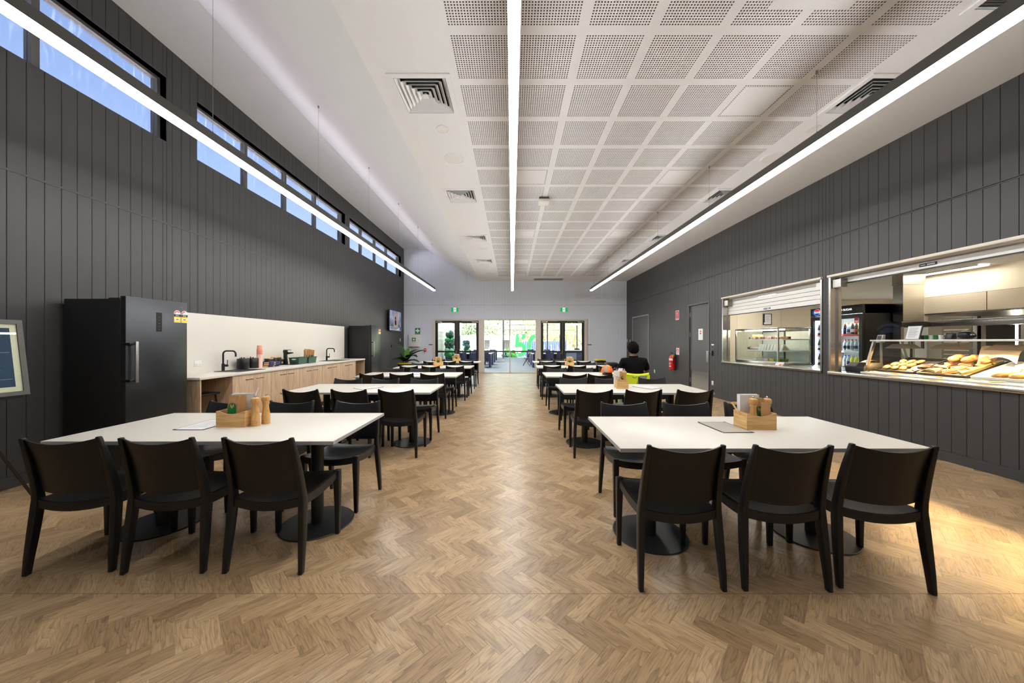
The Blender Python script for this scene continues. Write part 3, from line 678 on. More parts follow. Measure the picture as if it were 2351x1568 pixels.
def handle(c, up):
    h = MB(); w = .113
    a = Vector((0, 0, .1)); b = Vector((0, .075, .165))
    for s in (-1, 1):
        x = s*w
        h.bar([[(x-.004, a.y-.012, a.z-.004), (x+.004, a.y-.012, a.z-.004), (x+.004, a.y+.012, a.z+.004), (x-.004, a.y+.012, a.z+.004)],
               [(x-.004, b.y-.012, b.z-.004), (x+.004, b.y-.012, b.z-.004), (x+.004, b.y+.012, b.z+.004), (x-.004, b.y+.012, b.z+.004)]])
    h.cyl((-w, b.y, b.z), (w, b.y, b.z), .008, n=10)
    part('handle', h, 'bamboo', c, local=True)
def mill_mesh():
    return MB().lathe([(.029, 0), (.029, .018), (.0265, .02), (.0265, .022), (.029, .024), (.029, .032), (.0265, .034), (.0265, .036), (.029, .038), (.0285, .06), (.025, .085), (.0205, .115), (.019, .135),
                       (.0205, .148), (.0235, .152), (.0235, .156), (.021, .158), (.021, .161), (.0235, .163), (.0215, .168), (.026, .172), (.0295, .182), (.0295, .192), (.026, .203), (.018, .209), (.007, .211)], n=20).mesh('mill_body', 'bambooz', smooth=35)
MILL = mill_mesh(); KNOB = MB().lathe([(.004, .2105), (.004, .214), (.0075, .216), (.0075, .222), (.004, .224)], n=12).mesh('knob', 'chrome', smooth=40)
def mill(x, y, z, lbl, grp):
    t = T('pepper_mill', lbl, 'pepper mill', (x, y, z), group=grp); part('mill_body', MILL, None, t, local=True); part('knob', KNOB, None, t, local=True)
def packet(x, y, z, w, h, d, rz, tilt, lbl, grp, face='front'):
    t = T('cutlery_packet', lbl, 'packet', (x, y, z), rz, grp); t.rotation_euler = (tilt, 0, rz)
    def f(u, v): s = 2*u-1; return (w/2*s*(1-.05*math.sin(v*9)), -d*(1-s*s)*math.sin(PI*min(1, v*1.1+.05)), h*v)
    part('paper_sleeve', MB().sheet(f, 8, 8, (0, .006, 0)), 'kraft', t, smooth=60, local=True)
    if face: 
        n = 12; r = w*.4
        pts = [(-r, h*.04), (r, h*.04), (r, h*.55)]+[(r*math.cos(PI*i/n), h*.55+r*math.sin(PI*i/n)) for i in range(1, n)]+[(-r, h*.55)]
        part('green_label', MB().prism(pts, 1, -d-.003, -d-.0015), 'leafprint', t, local=True)
        pr = MB()
        for k in range(3): pr.box(-r*.75, r*.75-r*.2*(k % 2), -d-.0036, -d-.003, h*(.14+.07*k), h*(.16+.07*k))
        for s in (-1, 1): pr.prism([(0, h*.5), (s*r*.45, h*.58), (s*r*.35, h*.68), (s*r*.05, h*.6)], 1, -d-.0036, -d-.003)
        part('print', pr, 'kraft', t, local=True)
def napkins(x, y, z, w, d, h, lbl, rz=0, curl=True):
    t = T('napkin_stack', lbl, 'napkins', (x, y, z), rz)
    mb = MB(); n = 7
    for k in range(n):
        y0 = -d/2+d*k/n; mb.box(-w/2, w/2, y0, y0+d/n*.8, 0, h-.006*R.random())
    part('folded_napkins', mb, 'paper', t, local=True)['kind'] = 'stuff'
    if curl: part('loose_napkin', MB().sheet(lambda u, v: (w*.5-.03*u+.035*v*v, -d/2+.05*u, h*.55+h*.62*v), 3, 5, (.0015, 0, 0)), 'paper', t, smooth=60, local=True)
def menu(x, y, rz, lbl, w=.216, l=.31, blank=False):
    t = T('menu_folder', lbl, 'menu', (x, y, ZT), rz, 'menus on the tables')
    part('cover', MB().box(-w/2, w/2, -l/2, l/2, 0, .003), 'black', t, local=True)
    part('sheet', MB().box(-w/2+.009, w/2-.009, -l/2+.009, l/2-.009, .003, .0036), 'greysheet' if blank else 'paper', t, local=True)
    pr = MB()
    for k in range(0 if blank else 15): pr.box(-w/2+.03, w/2-.03-R.random()*.06, l/2-.045-.0155*k, l/2-.0425-.0155*k, .0036, .0038)
    if not blank: part('print', pr, 'ink', t, local=True)
    cr = MB()
    for sx in (-1, 1):
        for sy in (-1, 1): cr.box(min(sx*w/2, sx*(w/2-.014)), max(sx*w/2, sx*(w/2-.014)), min(sy*l/2, sy*(l/2-.014)), max(sy*l/2, sy*(l/2-.014)), 0, .0045)
    part('metal_corners', cr, 'chrome', t, local=True)['kind'] = 'stuff'
cad = caddy_base()
def place_caddy(first, x, y, rz, lbl, hand):
    c = cad if first else dup(cad_plain, (x, y, ZT), rz, lbl)
    if first: cad.location = (x, y, ZT); cad.rotation_euler = (0, 0, rz); cad['label'] = lbl
    if hand: handle(c, True)
    return c
cad_plain = cad
place_caddy(True, -2.049, 2.556, 0, 'open bamboo caddy on the nearest bench-side table, two mills beside it', False)
for x, y, rz, lbl in ((1.762, 2.48, 0, 'bamboo caddy with a folding handle on the nearest servery-side table'), (1.475, 4.62, PI/2-.08, 'bamboo caddy turned end-on on the second servery-side table'),
                      (-1.865, 8.64, .5, 'bamboo caddy on the fourth bench-side table'), (-1.70, 10.47, .5, 'bamboo caddy on the farthest bench-side table'), (1.46, 8.67, 0, 'bamboo caddy on the fourth servery-side table')):
    c = dup(cad_plain, (x, y, ZT), rz, lbl); handle(c, True)
ZC = ZT+.0062
mill(-1.905, 2.535, ZT, 'bamboo pepper mill beside the nearest bench-side caddy, closer to the camera', 'bamboo mills')
mill(-1.878, 2.605, ZT, 'bamboo pepper mill beside the nearest bench-side caddy, behind the other', 'bamboo mills')
packet(-2.06, 2.515, ZC+.03, .074, .19, .012, .05, -.1, 'kraft cutlery packet with a green arched label leaning in the bench-side caddy', 'cutlery packets')
packet(-2.098, 2.53, ZC+.02, .07, .175, .008, -.3, -.12, 'plain kraft packet leaning at the end of the nearest bench-side caddy', 'cutlery packets', None)
packet(-2.02, 2.535, ZC+.02, .07, .195, .01, .4, -.05, 'kraft packet standing behind the green-labelled one on the bench side', 'cutlery packets', None)
napkins(-2.075, 2.598, ZC, .09, .035, .225, 'folded white napkins in the nearest bench-side caddy, outer stack', 0, False)
napkins(-1.995, 2.596, ZC, .08, .035, .225, 'white napkins with one corner pulled up in the bench-side caddy')
mill(1.735, 2.455, ZC, 'bamboo pepper mill inside the nearest servery-side caddy, by the handle', 'bamboo mills')
mill(1.838, 2.46, ZC, 'bamboo pepper mill inside the nearest servery-side caddy, far end', 'bamboo mills')
packet(1.808, 2.425, ZC+.02, .068, .165, .008, .05, -.04, 'plain kraft packet at the front of the nearest servery-side caddy', 'cutlery packets', None)
packet(1.775, 2.45, ZC+.025, .068, .185, .008, -.25, -.05, 'green-labelled kraft packet tucked behind in the nearest servery-side caddy', 'cutlery packets')
packet(1.787, 2.475, ZC+.05, .068, .16, .006, .1, -.05, 'tall kraft packet at the back of the nearest servery-side caddy', 'cutlery packets', None)
napkins(1.745, 2.525, ZC, .14, .035, .23, 'thick stack of white napkins in the nearest servery-side caddy', 0, False)
for dx, dy, n in ((.03, -.01, 'near'), (.045, .05, 'far')): mill(1.475+dx, 4.575+dy, ZC+.01, 'bamboo pepper mill in the second servery-side caddy, %s one' % n, 'bamboo mills')
packet(1.475, 4.56, ZC+.03, .06, .19, .008, .2, -.05, 'green-labelled packet between the mills on the second servery-side table', 'cutlery packets')
napkins(1.435, 4.65, ZC+.02, .04, .1, .2, 'white napkins leaning out of the second servery-side caddy', .5)
for cx, cy, wh in ((-1.865, 8.64, 'fourth bench-side'), (-1.70, 10.47, 'farthest bench-side'), (1.46, 8.67, 'fourth servery-side')):
    for s in (-1, 1): mill(cx+s*.06, cy-.028, ZC, 'bamboo pepper mill in the %s caddy, %s end' % (wh, 'aisle' if (s > 0) == (cx < 0) else 'outer'), 'bamboo mills')
    packet(cx, cy-.035, ZC+.03, .07, .19, .008, 0, -.05, 'green-labelled cutlery packet in the %s caddy' % wh, 'cutlery packets')
    napkins(cx, cy+.04, ZC, .14, .035, .23, 'white napkins in the %s caddy' % wh, 0, False)
menu(-2.285, 2.56, 0, 'black-edged menu lying beside the nearest bench-side caddy')
menu(1.545, 2.485, .03, 'black-edged menu with a blank grey face beside the nearest servery-side caddy', blank=True)
menu(-1.935, 4.606, -.62, 'tilted menu alone on the second bench-side table')
menu(1.832, 4.64, .5, 'tilted menu on the second servery-side table')
menu(-1.85, 6.62, -.3, 'menu lying on the third bench-side table')
# helmet and can where the person sits
t = T('safety_helmet', 'orange safety helmet with reflective tape on the third servery-side table', 'helmet', (1.79, 6.42, ZT))
dm = MB(); 
def dome(u, v):
    a = 2*PI*u; e = PI/2*v; r = math.cos(e); return (1.79+.105*r*math.cos(a), 6.42+.125*r*math.sin(a), ZT+.055+.125*math.sin(e))
part('shell', MB().sheet(dome, 20, 8).lathe([(.118, .05), (.122, .056), (.106, .062)], (1.79, 6.42, ZT), 24), 'orange', t, smooth=60)
part('peak', MB().sheet(lambda u, v: (1.79-.1*math.cos((u-.5)*1.6)-.05*v*math.cos((u-.5)*1.6), 6.42+.11*math.sin((u-.5)*1.8), ZT+.058-.014*v), 8, 3, (0, 0, -.004)), 'orange', t, smooth=60)
part('crown_ridge', MB().tube([(1.79-.107, 6.42, ZT+.07), (1.79-.085, 6.42, ZT+.14), (1.79, 6.42, ZT+.184), (1.79+.085, 6.42, ZT+.14)], .011), 'orange', t, smooth=60)
part('reflective_tape', MB().sheet(lambda u, v: (1.79+.107*math.cos(PI*1.25+.5*v)*math.cos(1.25*u), 6.42+.127*math.sin(PI*1.25+.5*v)*math.cos(1.25*u), ZT+.055+.128*math.sin(1.25*u)), 8, 3).sheet(lambda u, v: (1.79+.1075*math.cos(PI*.9+1.0*u)*math.cos(.1+.2*v), 6.42+.1275*math.sin(PI*.9+1.0*u)*math.cos(.1+.2*v), ZT+.055+.128*math.sin(.08+.22*v)), 8, 2), 'silver', t, smooth=60)
part('harness', MB().lathe([(.085, 0), (.09, .01), (.09, .045), (.085, .055)], (1.79, 6.42, ZT), 20).ball((1.72, 6.33, ZT+.03), .03), 'black', t, smooth=50)
t = T('drink_can', 'red drink can on the table in front of the seated person', 'can', (1.93, 6.24, ZT)); 
part('can_body', MB().lathe([(.026, 0), (.032, .008), (.032, .108), (.027, .118)], (1.93, 6.24, ZT), 16), 'red', t, smooth=40)
part('can_lid', MB().cyl((1.93, 6.24, ZT+.118), (1.93, 6.24, ZT+.12), .027), 'chrome', t)
# ------------------------------------------------------------------ bench side
XB = -3.96
wt = one('worktop', MB().box(XL+.002, XB, 4.33, 9.21, .868, .9), 'white', 'long white worktop with two black sinks along the bench wall', 'worktop', bevel=.002, at=(-4.3, 6.77, .868))
one('splashback', MB().box(XL+.001, XL+.012, 4.33, 9.45, .9005, 1.775), 'splash', 'tall plain white splashback panel above the worktop', 'splashback', at=(XL+.006, 6.9, .9))
def bay(y0, y1, lbl, deep):
    t = T('open_bay', lbl, 'cabinet', (-4.3, (y0+y1)/2, 0)); 
    for y in ((y0, y0+.02), (y1-.02, y1)): part('side_panel', MB().box(XL+.004, XB-.012, y[0], y[1], 0, .867), 'oak', t)
    part('back_panel', MB().box(XL+.002, XL+.012, y0+.02, y1-.02, 0, .867), 'oakh', t)
    return t
bay(4.345, 4.872, 'open oak knee-space bay at the near end of the bench', 0)
bay(8.66, 9.2, 'open oak bay at the far end of the bench beside the far fridge', 0)
for k in range(5):
    y0 = 4.875+k*.756; t = T('base_cabinet', 'two-door oak base cabinet, %s from the near end of the bench' % ordn[k], 'cabinet', (-4.3, y0+.377, 0), group='oak base cabinets')
    part('carcass', MB().box(XL+.004, XB-.034, y0, y0+.754, .1, .867), 'oakh', t)
    part('toe_kick', MB().box(XL+.004, XB-.07, y0, y0+.754, 0, .1), 'black', t)
    for j in range(2):
        a = y0+.002+j*.377; d = part('door', MB().box(XB-.033, XB-.014, a, a+.373, .1, .862), 'oak', t, bevel=.001)
        h0 = a+(.373-.17 if j == 0 else .04)
        part('handle', MB().cyl((XB+.018, h0, .79), (XB+.018, h0+.13, .79), .005, n=8).cyl((XB-.014, h0+.012, .79), (XB+.018, h0+.012, .79), .004, n=8).cyl((XB-.014, h0+.118, .79), (XB+.018, h0+.118, .79), .004, n=8), 'black', d, smooth=40)
def stool(x, y, lbl, h=.62):
    t = T('bench_stool', lbl, 'stool', (x, y, 0), group='black stools under the bench')
    part('seat', MB().box(x-.17, x+.17, y-.16, y+.16, h-.03, h), 'black', t, bevel=.008)
    for sx in (-1, 1):
        for sy in (-1, 1): part('leg', MB().cyl((x+sx*.18, y+sy*.165, 0), (x+sx*.13, y+sy*.12, h-.03), .013, n=8), 'black', t, smooth=40)
    part('foot_ring', MB().tube([(x+.165*math.cos(a*PI/8), y+.15*math.sin(a*PI/8), .2) for a in range(17)], .007), 'black', t)
stool(-4.25, 4.62, 'black backless stool tucked into the near open bay of the bench', .66)
one('storage_box', MB().box(-4.5, -4.05, 8.72, 9.12, 0, .42), 'black', 'black storage box in the far open bay of the bench', 'box', bevel=.01, at=(-4.27, 8.92, 0))
def sink(y0, y1, lbl):
    t = T('sink', lbl, 'sink', (-4.3, (y0+y1)/2, .9)); x0, x1 = -4.5, -4.08; z = .9005; f = MB()
    f.box(x0, x1, y0, y0+.03, z, z+.006).box(x0, x1, y1-.14, y1, z, z+.006).box(x0, x0+.05, y0+.03, y1-.14, z, z+.006).box(x1-.03, x1, y0+.03, y1-.14, z, z+.006)
    part('rim', f, 'black', t, bevel=.002)
    part('bowl', MB().box(x0+.05, x1-.03, y0+.03, y1-.14, z+.0005, z+.0015), 'blackmetal', t)
    part('drain', MB().cyl((-4.28, y0+.2, z+.0016), (-4.28, y0+.2, z+.003), .03), 'chrome', t)
sink(5.15, 5.66, 'black inset sink nearest the tall near fridge')
sink(7.95, 8.6, 'black inset sink near the far end of the bench')
def tap(x, y, h, r, lbl):
    t = T('mixer_tap', lbl, 'tap', (x, y, .9), group='black gooseneck taps'); z = .9
    c = .05; pts = [(x, y, z), (x, y, z+h-c)]+[(x+c-c*math.cos(a), y, z+h-c+c*math.sin(a)) for a in (PI/8, PI/4, 3*PI/8, PI/2)]+[(x+r-c, y, z+h)]+[(x+r-c+c*math.sin(a), y, z+h-c+c*math.cos(a)) for a in (PI/8, PI/4, 3*PI/8, PI/2)]+[(x+r, y, z+h-.09)]
    part('spout', MB().tube(pts, .0125, 10), 'black', t, smooth=40)
    part('base', MB().cyl((x, y, z), (x, y, z+.11), .021, n=16), 'black', t, smooth=40)
    part('lever', MB().cyl((x, y, z+.08), (x+.07, y, z+.08), .019, n=14).cyl((x+.065, y, z+.09), (x+.07, y, z+.17), .005, n=8), 'black', t, smooth=40)
tap(-4.57, 5.40, .31, .2, 'black gooseneck tap at the near sink')
tap(-4.56, 8.40, .29, .19, 'black gooseneck tap at the far sink')
t = T('filter_tap', 'thick black filtered-water dispenser with a flat lever on the bench', 'tap', (-4.5, 6.78, .9)); x, y, z = -4.5, 6.78, .9
part('column', MB().bar([[(x-a, y-a, z+h), (x+a, y-a, z+h), (x+a, y+a, z+h), (x-a, y+a, z+h)] for a, h in ((.034, 0), (.028, .1), (.026, .2), (.032, .27), (.03, .285))]), 'black', t, bevel=.006)
part('spout', MB().bar([[(x+.02, y-.022, z+.2), (x+.02, y+.022, z+.2), (x+.02, y+.022, z+.25), (x+.02, y-.022, z+.25)], [(x+.15, y-.016, z+.225), (x+.15, y+.016, z+.225), (x+.15, y+.016, z+.245), (x+.15, y-.016, z+.245)]]), 'black', t, bevel=.004)
part('lever', MB().box(x-.03, x+.11, y-.02, y+.02, z+.286, z+.296), 'black', t, bevel=.003)
part('drip_tray', MB().box(x-.06, x+.24, y-.08, y+.08, z, z+.006), 'steeldk', t)
def canister(x, y, r, h, lid, lbl, cat='canister', grp=None, label_patch=True):
    t = T('canister', lbl, cat, (x, y, .9), group=grp); z = .9005
    part('body', MB().lathe([(r*.97, 0), (r, .006), (r, h-.004), (r*.97, h)], (x, y, z), 24), 'black', t, smooth=40)
    if lid: part('lid', MB().lathe([(r*.96, h), (r*1.0, h+.003), (r*1.0, h+.014), (r*.9, h+.017)], (x, y, z), 24), 'bamboo', t, smooth=40)
    if label_patch and lid: part('name_tag', MB().sheet(lambda u, v: (x+(r+.001)*math.cos(-.85+.5*u), y+(r+.001)*math.sin(-.85+.5*u), z+h*.3+.03*v), 6, 1), 'bamboo', t)
    return t
for dy, n, xx in ((5.74, 'nearer the tap', -4.52), (5.93, 'against the pink cups', -4.50)):
    t = canister(xx, dy, .088, .172, False, 'round black cutlery holder on the bench, %s' % n, 'cutlery holder', 'black cutlery holders')
    sp = MB()
    for k in range(6): a = R.random()*6.28; q = R.random()*.05; sp.tube([(xx+q*math.cos(a), dy+q*math.sin(a), 1.05), (xx+q*1.4*math.cos(a), dy+q*1.4*math.sin(a), 1.085+.015*R.random())], .005, 6)
    part('utensil_ends', sp, 'blackmetal', t)['kind'] = 'stuff'
    part('inner_rim', MB().cyl((xx, dy, .9005+.1721), (xx, dy, .9005+.1725), .08, n=24), 'holeback', t)
for k in range(26):      # the tower of nested paper cups
    z = .9005+k*.0122; top = k >= 19
    o = one('paper_cup', MB().lathe([(.043, z), (.044, z+.003), (.0415, z+.012), (.034, z+.085), (.033, z+.086)] if k == 25 else [(.043, z), (.044, z+.003), (.0415, z+.0118), (.041, z+.012)], (-4.43, 5.99, 0), 18), 'pink' if top else 'palepink',
        'salmon paper cup, %s from the top of the tall upside-down cup stack' % NTH[25-k] if top else 'pale pink paper cup, %s from the bottom of the tall cup stack' % NTH[k], 'cup', 'salmon cups of the stack' if top else 'pale cups of the stack', smooth=40, at=(-4.43, 5.99, z))
for k in range(3):
    z = .9005+k*.031; dx = R.uniform(-.01, .01)
    t = T('tea_box', 'navy tea box lying on the bench, %s of the stack of three' % ['bottom', 'middle', 'top'][k], 'box', (-4.40, 6.2, z), group='navy boxes')
    part('carton', MB().box(-4.47+dx, -4.33+dx, 6.11, 6.36, z, z+.03), 'navy', t, bevel=.0015)
    part('gold_mark', MB().box(-4.33+dx, -4.3295+dx, 6.2, 6.24, z+.008, z+.022), 'bamboo', t)
    part('brand_panel', MB().box(-4.45+dx, -4.36+dx, 6.1095, 6.11, z+.005, z+.024), 'bamboo', t)
for y, r, h, n in ((6.36, .072, .135, 'biggest, first in the row'), (6.50, .055, .15, 'second in the row'), (6.61, .055, .15, 'third in the row'), (6.70, .045, .115, 'smallest, beside the filter tap')):
    canister(-4.53, y, r, h, True, 'black canister with a bamboo lid, '+n, 'canister', 'lidded canisters')
def tubbox(x, y, lbl, sticks):
    t = T('storage_tub', lbl, 'tub', (x, y, .9), group='green storage tubs'); z = .901; a, b, h = .1, .145, .135; tp = .88; w = .004
    ring = lambda k, zz, i: [(x-(a-i)*k, y-(b-i)*k, zz), (x+(a-i)*k, y-(b-i)*k, zz), (x+(a-i)*k, y+(b-i)*k, zz), (x-(a-i)*k, y+(b-i)*k, zz)]
    mb = MB(); mb.add(ring(tp, z, 0)+ring(1, z+h, 0)+ring(1, z+h, w)+ring(tp, z+w, w), [(3, 2, 1, 0), (12, 13, 14, 15)]+[(o+i, o+(i+1) % 4, o+4+(i+1) % 4, o+4+i) for o in (0, 4, 8) for i in range(4)])
    part('tub_body', mb, 'tub', t)
    part('rim', MB().box(x-a-.008, x+a+.008, y-b-.008, y-b, z+h-.01, z+h).box(x-a-.008, x+a+.008, y+b, y+b+.008, z+h-.01, z+h).box(x-a-.008, x-a, y-b, y+b, z+h-.01, z+h).box(x+a, x+a+.008, y-b, y+b, z+h-.01, z+h), 'tub', t)
    part('hand_slot', MB().prism([(x+.045*math.cos(i*PI/8), z+.1+.014*math.sin(i*PI/8)) for i in range(16)], 1, y-b-.0012, y-b*.97), 'paper', t)
tubbox(-4.37, 6.98, 'sage green storage tub with a hand slot, the nearer empty-looking one', False)
tubbox(-4.37, 7.32, 'sage green storage tub crowded with kraft packets', True)
for k in range(24):
    x = -4.37+R.uniform(-.065, .065); y = 7.32+R.uniform(-.115, .115)
    packet(x, y, .915, .042, .23+R.random()*.06, .006, PI/2-1.1+R.uniform(-.8, .8), R.uniform(-.2, .2), 'kraft cutlery packet standing in the farther green tub' if k % 2 else 'green-labelled cutlery packet standing in the farther green tub', 'packets in the green tub' if k % 2 else 'labelled packets in the green tub', None if k % 2 else 'front')
def outlet(x, y, z, sgn, lbl, w=.115, h=.075, dbl=True):
    t = T('power_outlet', lbl, 'outlet', (x, y, z)); s = sgn
    b = lambda x0, x1, *q: (min(x+s*x0, x+s*x1), max(x+s*x0, x+s*x1), *q)
    part('plate', MB().box(*b(0, .008, y-w/2, y+w/2, z-h/2, z+h/2)), 'plastic', t, bevel=.002)
    mb = MB()
    for k in ((-1, 1) if dbl else (0,)): mb.box(*b(.008, .0095, y+k*w*.25-.011, y+k*w*.25+.011, z+.008, z+.024))
    part('switch_rocker', mb, 'plastic', t)
    mb = MB()
    for k in ((-1, 1) if dbl else (0,)):
        for j in (-1, 1): mb.box(*b(.008, .0086, y+k*w*.25+j*.007-.0012, y+k*w*.25+j*.007+.0012, z-.02, z-.008))
    part('socket_holes', mb, 'inkdk', t)
outlet(XL+.012, 5.04, 1.035, 1, 'white double power outlet on the splashback near the near sink', .115, .085)
outlet(XL+.012, 9.0, 1.1, 1, 'white power outlet on the splashback behind the far tap')
# fridges
def tall_fridge(y0, w, lbl, zt=1.80):
    t = T('upright_fridge', lbl, 'fridge', (-4.3, y0+w/2, 0)); x0, xb, xf = -4.60, -4.02, -3.96; y1 = y0+w
    part('body', MB().box(x0, xb, y0+.004, y1-.004, .03, zt), 'fridgeside', t, bevel=.004)
    part('gasket', MB().box(xb, xb+.008, y0+.01, y1-.01, .08, zt-.01), 'alu', t)
    d = part('door', MB().box(xb+.008, xf, y0, y1, .08, zt+.028), 'fridgedoor', t, bevel=.003)
    part('door_edge', MB().box(xb+.009, xf-.004, y0-.0015, y0, .082, zt+.026), 'fridgeside', d)
    hy = y0+.055
    part('handle_bar', MB().box(xf+.045, xf+.06, hy-.014, hy+.014, .93, 1.36), 'alu', d, bevel=.004)
    for z in (.955, 1.335): part('handle_bracket', MB().box(xf-.03, xf+.045, y0-.004, hy+.012, z-.012, z+.012), 'black', d, bevel=.003)
    part('display', MB().box(xf, xf+.0015, y0+.30, y0+.36, 1.47, 1.685), 'black', d)
    dots = MB()
    for k in range(5): dots.box(xf+.0015, xf+.0018, y0+.325, y0+.335, 1.49+.035*k, 1.495+.035*k)
    part('display_icons', dots, 'ink', d)
    part('hinge', MB().box(xb-.08, xb+.03, y1-.12, y1-.02, zt, zt+.024).box(xb-.14, xb-.03, y0+.02, y0+.09, zt, zt+.012), 'black', t)
    part('badge', MB().box(xf, xf+.001, y1-.09, y1-.05, 1.765, 1.772), 'ink', d)
    for s in range(4): part('foot', MB().cyl((xb-.06 if s % 2 else x0+.06, y0+.06 if s < 2 else y1-.06, 0), (xb-.06 if s % 2 else x0+.06, y0+.06 if s < 2 else y1-.06, .031), .02), 'black', t)
    for k in range(2):            # energy rating stickers
        c = y1-.122+.088*k; r = .04; lb = part('energy_sticker', MB().prism([(c-r, 1.585), (c+r, 1.585), (c+r, 1.69)]+[(c+r*math.cos(a*PI/10), 1.69+r*1.0*math.sin(a*PI/10)) for a in range(1, 10)]+[(c-r, 1.69)], 0, xf, xf+.001), 'paper', t, label='energy rating sticker with a red star arch')
        part('star_arch', MB().prism([(c+r*.93*math.cos(a*PI/12), 1.688+r*.93*math.sin(a*PI/12)) for a in range(2 if k == 0 else 5, 13)]+[(c+r*.5*math.cos(a*PI/12), 1.688+r*.5*math.sin(a*PI/12)) for a in range(12, (1 if k == 0 else 4), -1)], 0, xf+.001, xf+.0014), 'red', lb)
        st = MB()
        for j in range(6):
            a = PI*(.12+.76*j/5); cy, cz = c+r*.72*math.cos(a), 1.688+r*.72*math.sin(a); st.prism([(cy+.006*math.sin(q*PI/5)*(1 if q % 2 == 0 else .45), cz+.006*math.cos(q*PI/5)*(1 if q % 2 == 0 else .45)) for q in range(10)], 0, xf+.0014, xf+.0016)
        part('stars', st, 'paper', lb)
        part('black_band', MB().box(xf+.001, xf+.0014, c-r, c+r, 1.652, 1.682), 'inkdk', lb)
        txt('ENERGY\nRATING', .012, 'paper', lb, (xf+.0016, c, 1.667), RXP, 'sticker_text', .0001)
        part('yellow_panel', MB().box(xf+.001, xf+.0014, c-r+.002, c+r-.002, 1.590, 1.65), 'yellowp', lb)
        part('figure_box', MB().box(xf+.0014, xf+.0017, c-.026, c+.026, 1.608, 1.634), 'paper', lb)
        part('figure', MB().box(xf+.0017, xf+.0019, c-.015, c+.015, 1.615, 1.627), 'red', lb)
tall_fridge(3.50, .66, 'tall black upright fridge at the near end of the bench')
tall_fridge(9.62, .67, 'tall black upright fridge at the far end of the bench')
# leaning blueprint on an easel
t = T('framed_blueprint', 'framed blueprint drawing leaning on an easel by the bench wall', 'picture', (-4.2, 2.45, .9)); y0, y1 = 1.98, 2.95
def onf(s, u, v=0):  # s up the board, v out of it
    return (-4.165-.116*s+v*.99, u, .906+.993*s+v*.116)
def slabf(mb, u0, u1, s0, s1, v0, v1):
    p = [onf(s, u, v) for v in (v0, v1) for s in (s0, s1) for u in (u0, u1)]
    return mb.add(p, [(0, 1, 3, 2), (4, 6, 7, 5), (0, 4, 5, 1), (2, 3, 7, 6), (0, 2, 6, 4), (1, 5, 7, 3)])
L = .642; f = MB()
for q in ((y0, y1, 0, .035), (y0, y1, L-.035, L), (y0, y0+.035, .035, L-.035), (y1-.035, y1, .035, L-.035)): slabf(f, *q, -.02, .004)
part('frame', f, 'frame', t); part('mount', slabf(MB(), y0+.035, y1-.035, .035, L-.035, -.018, -.006), 'cream2', t)
part('blueprint', slabf(MB(), y0+.07, y1-.075, .075, L-.07, -.006, -.005), 'blueprint', t)
dr = MB()
for k in range(6): slabf(dr, 2.3+.05*k % .2, 2.86-.06*(k % 3), .14+.075*k, .1415+.075*k, -.005, -.0047)
for k in range(3): slabf(dr, 2.66+.03*k, 2.663+.03*k, .12, .30+.03*k, -.005, -.0047)
for k in range(3): slabf(dr, 2.6, 2.82, .5+.014*k, .504+.014*k, -.005, -.0047)
for k in range(4): slabf(dr, 2.55+.06*k, 2.58+.06*k, .2, .23, -.005, -.0047)
part('drawing_lines', dr, 'cream2', t)
part('glazing', slabf(MB(), y0+.035, y1-.035, .035, L-.035, -.0035, -.002), 'glass', t)
t = T('easel', 'thin black tripod easel holding the framed blueprint', 'easel', (-4.3, 2.5, 0))
part('leg', MB().tube([(-4.26, 3.03, 0), (-4.215, 2.80, .46), (-4.20, 2.55, .895)], .011), 'black', t, smooth=40)
part('leg', MB().tube([(-4.26, 1.95, 0), (-4.215, 2.15, .46), (-4.20, 2.40, .895)], .011), 'black', t, smooth=40)
part('rear_leg', MB().tube([(-4.60, 2.48, 0), (-4.26, 2.48, 1.3)], .011), 'black', t, smooth=40)
part('ledge', MB().box(-4.21, -4.15, 2.05, 2.9, .885, .904), 'black', t)
# television
t = T('television', 'wall-mounted flat television showing a news picture', 'television', (XL, 13.2, 2.15)); tx, ty0, ty1, tz0, tz1 = -4.53, 12.62, 13.95, 1.765, 2.555
part('bracket', MB().box(XL+.001, tx-.03, 12.95, 13.5, 1.95, 2.35), 'black', t)
part('casing', MB().box(tx-.04, tx, ty0, ty1, tz0, tz1), 'black', t, bevel=.004)
m, n, l, b = nt('news_screen'); tc = n.new('ShaderNodeTexCoord'); nz = n.new('ShaderNodeTexNoise'); nz.inputs['Scale'].default_value = 3.2; nz.inputs['Detail'].default_value = 5
cr = n.new('ShaderNodeValToRGB'); cr.color_ramp.elements[0].color = (*lin((58, 66, 110)), 1); cr.color_ramp.elements[1].color = (*lin((190, 200, 235)), 1); cr.color_ramp.elements[0].position = .35; cr.color_ramp.elements[1].position = .65
l.new(tc.outputs['Object'], nz.inputs[0]); l.new(nz.outputs[0], cr.inputs[0]); b.inputs['Base Color'].default_value = (.01, .01, .01, 1); b.inputs['Roughness'].default_value = .15; l.new(cr.outputs[0], b.inputs['Emission Color']); b.inputs['Emission Strength'].default_value = .55
part('screen', MB().box(tx, tx+.002, ty0+.015, ty1-.015, tz0+.02, tz1-.015), m, t)
scm = {k: emit('screen_'+k, lin(c), .6) for k, c in (('warm', (200, 180, 168)), ('blue', (70, 90, 150)), ('white', (225, 232, 245)), ('dark', (60, 50, 70)))}
part('screen_picture', MB().box(tx+.002, tx+.0025, 13.05, 13.55, 1.9, 2.42), scm['warm'], t)
part('screen_figure', MB().prism([(13.2, 2.0), (13.38, 2.0), (13.36, 2.15), (13.3, 2.2), (13.34, 2.28), (13.27, 2.34), (13.2, 2.28), (13.24, 2.2), (13.18, 2.12)], 0, tx+.0025, tx+.003), scm['dark'], t)
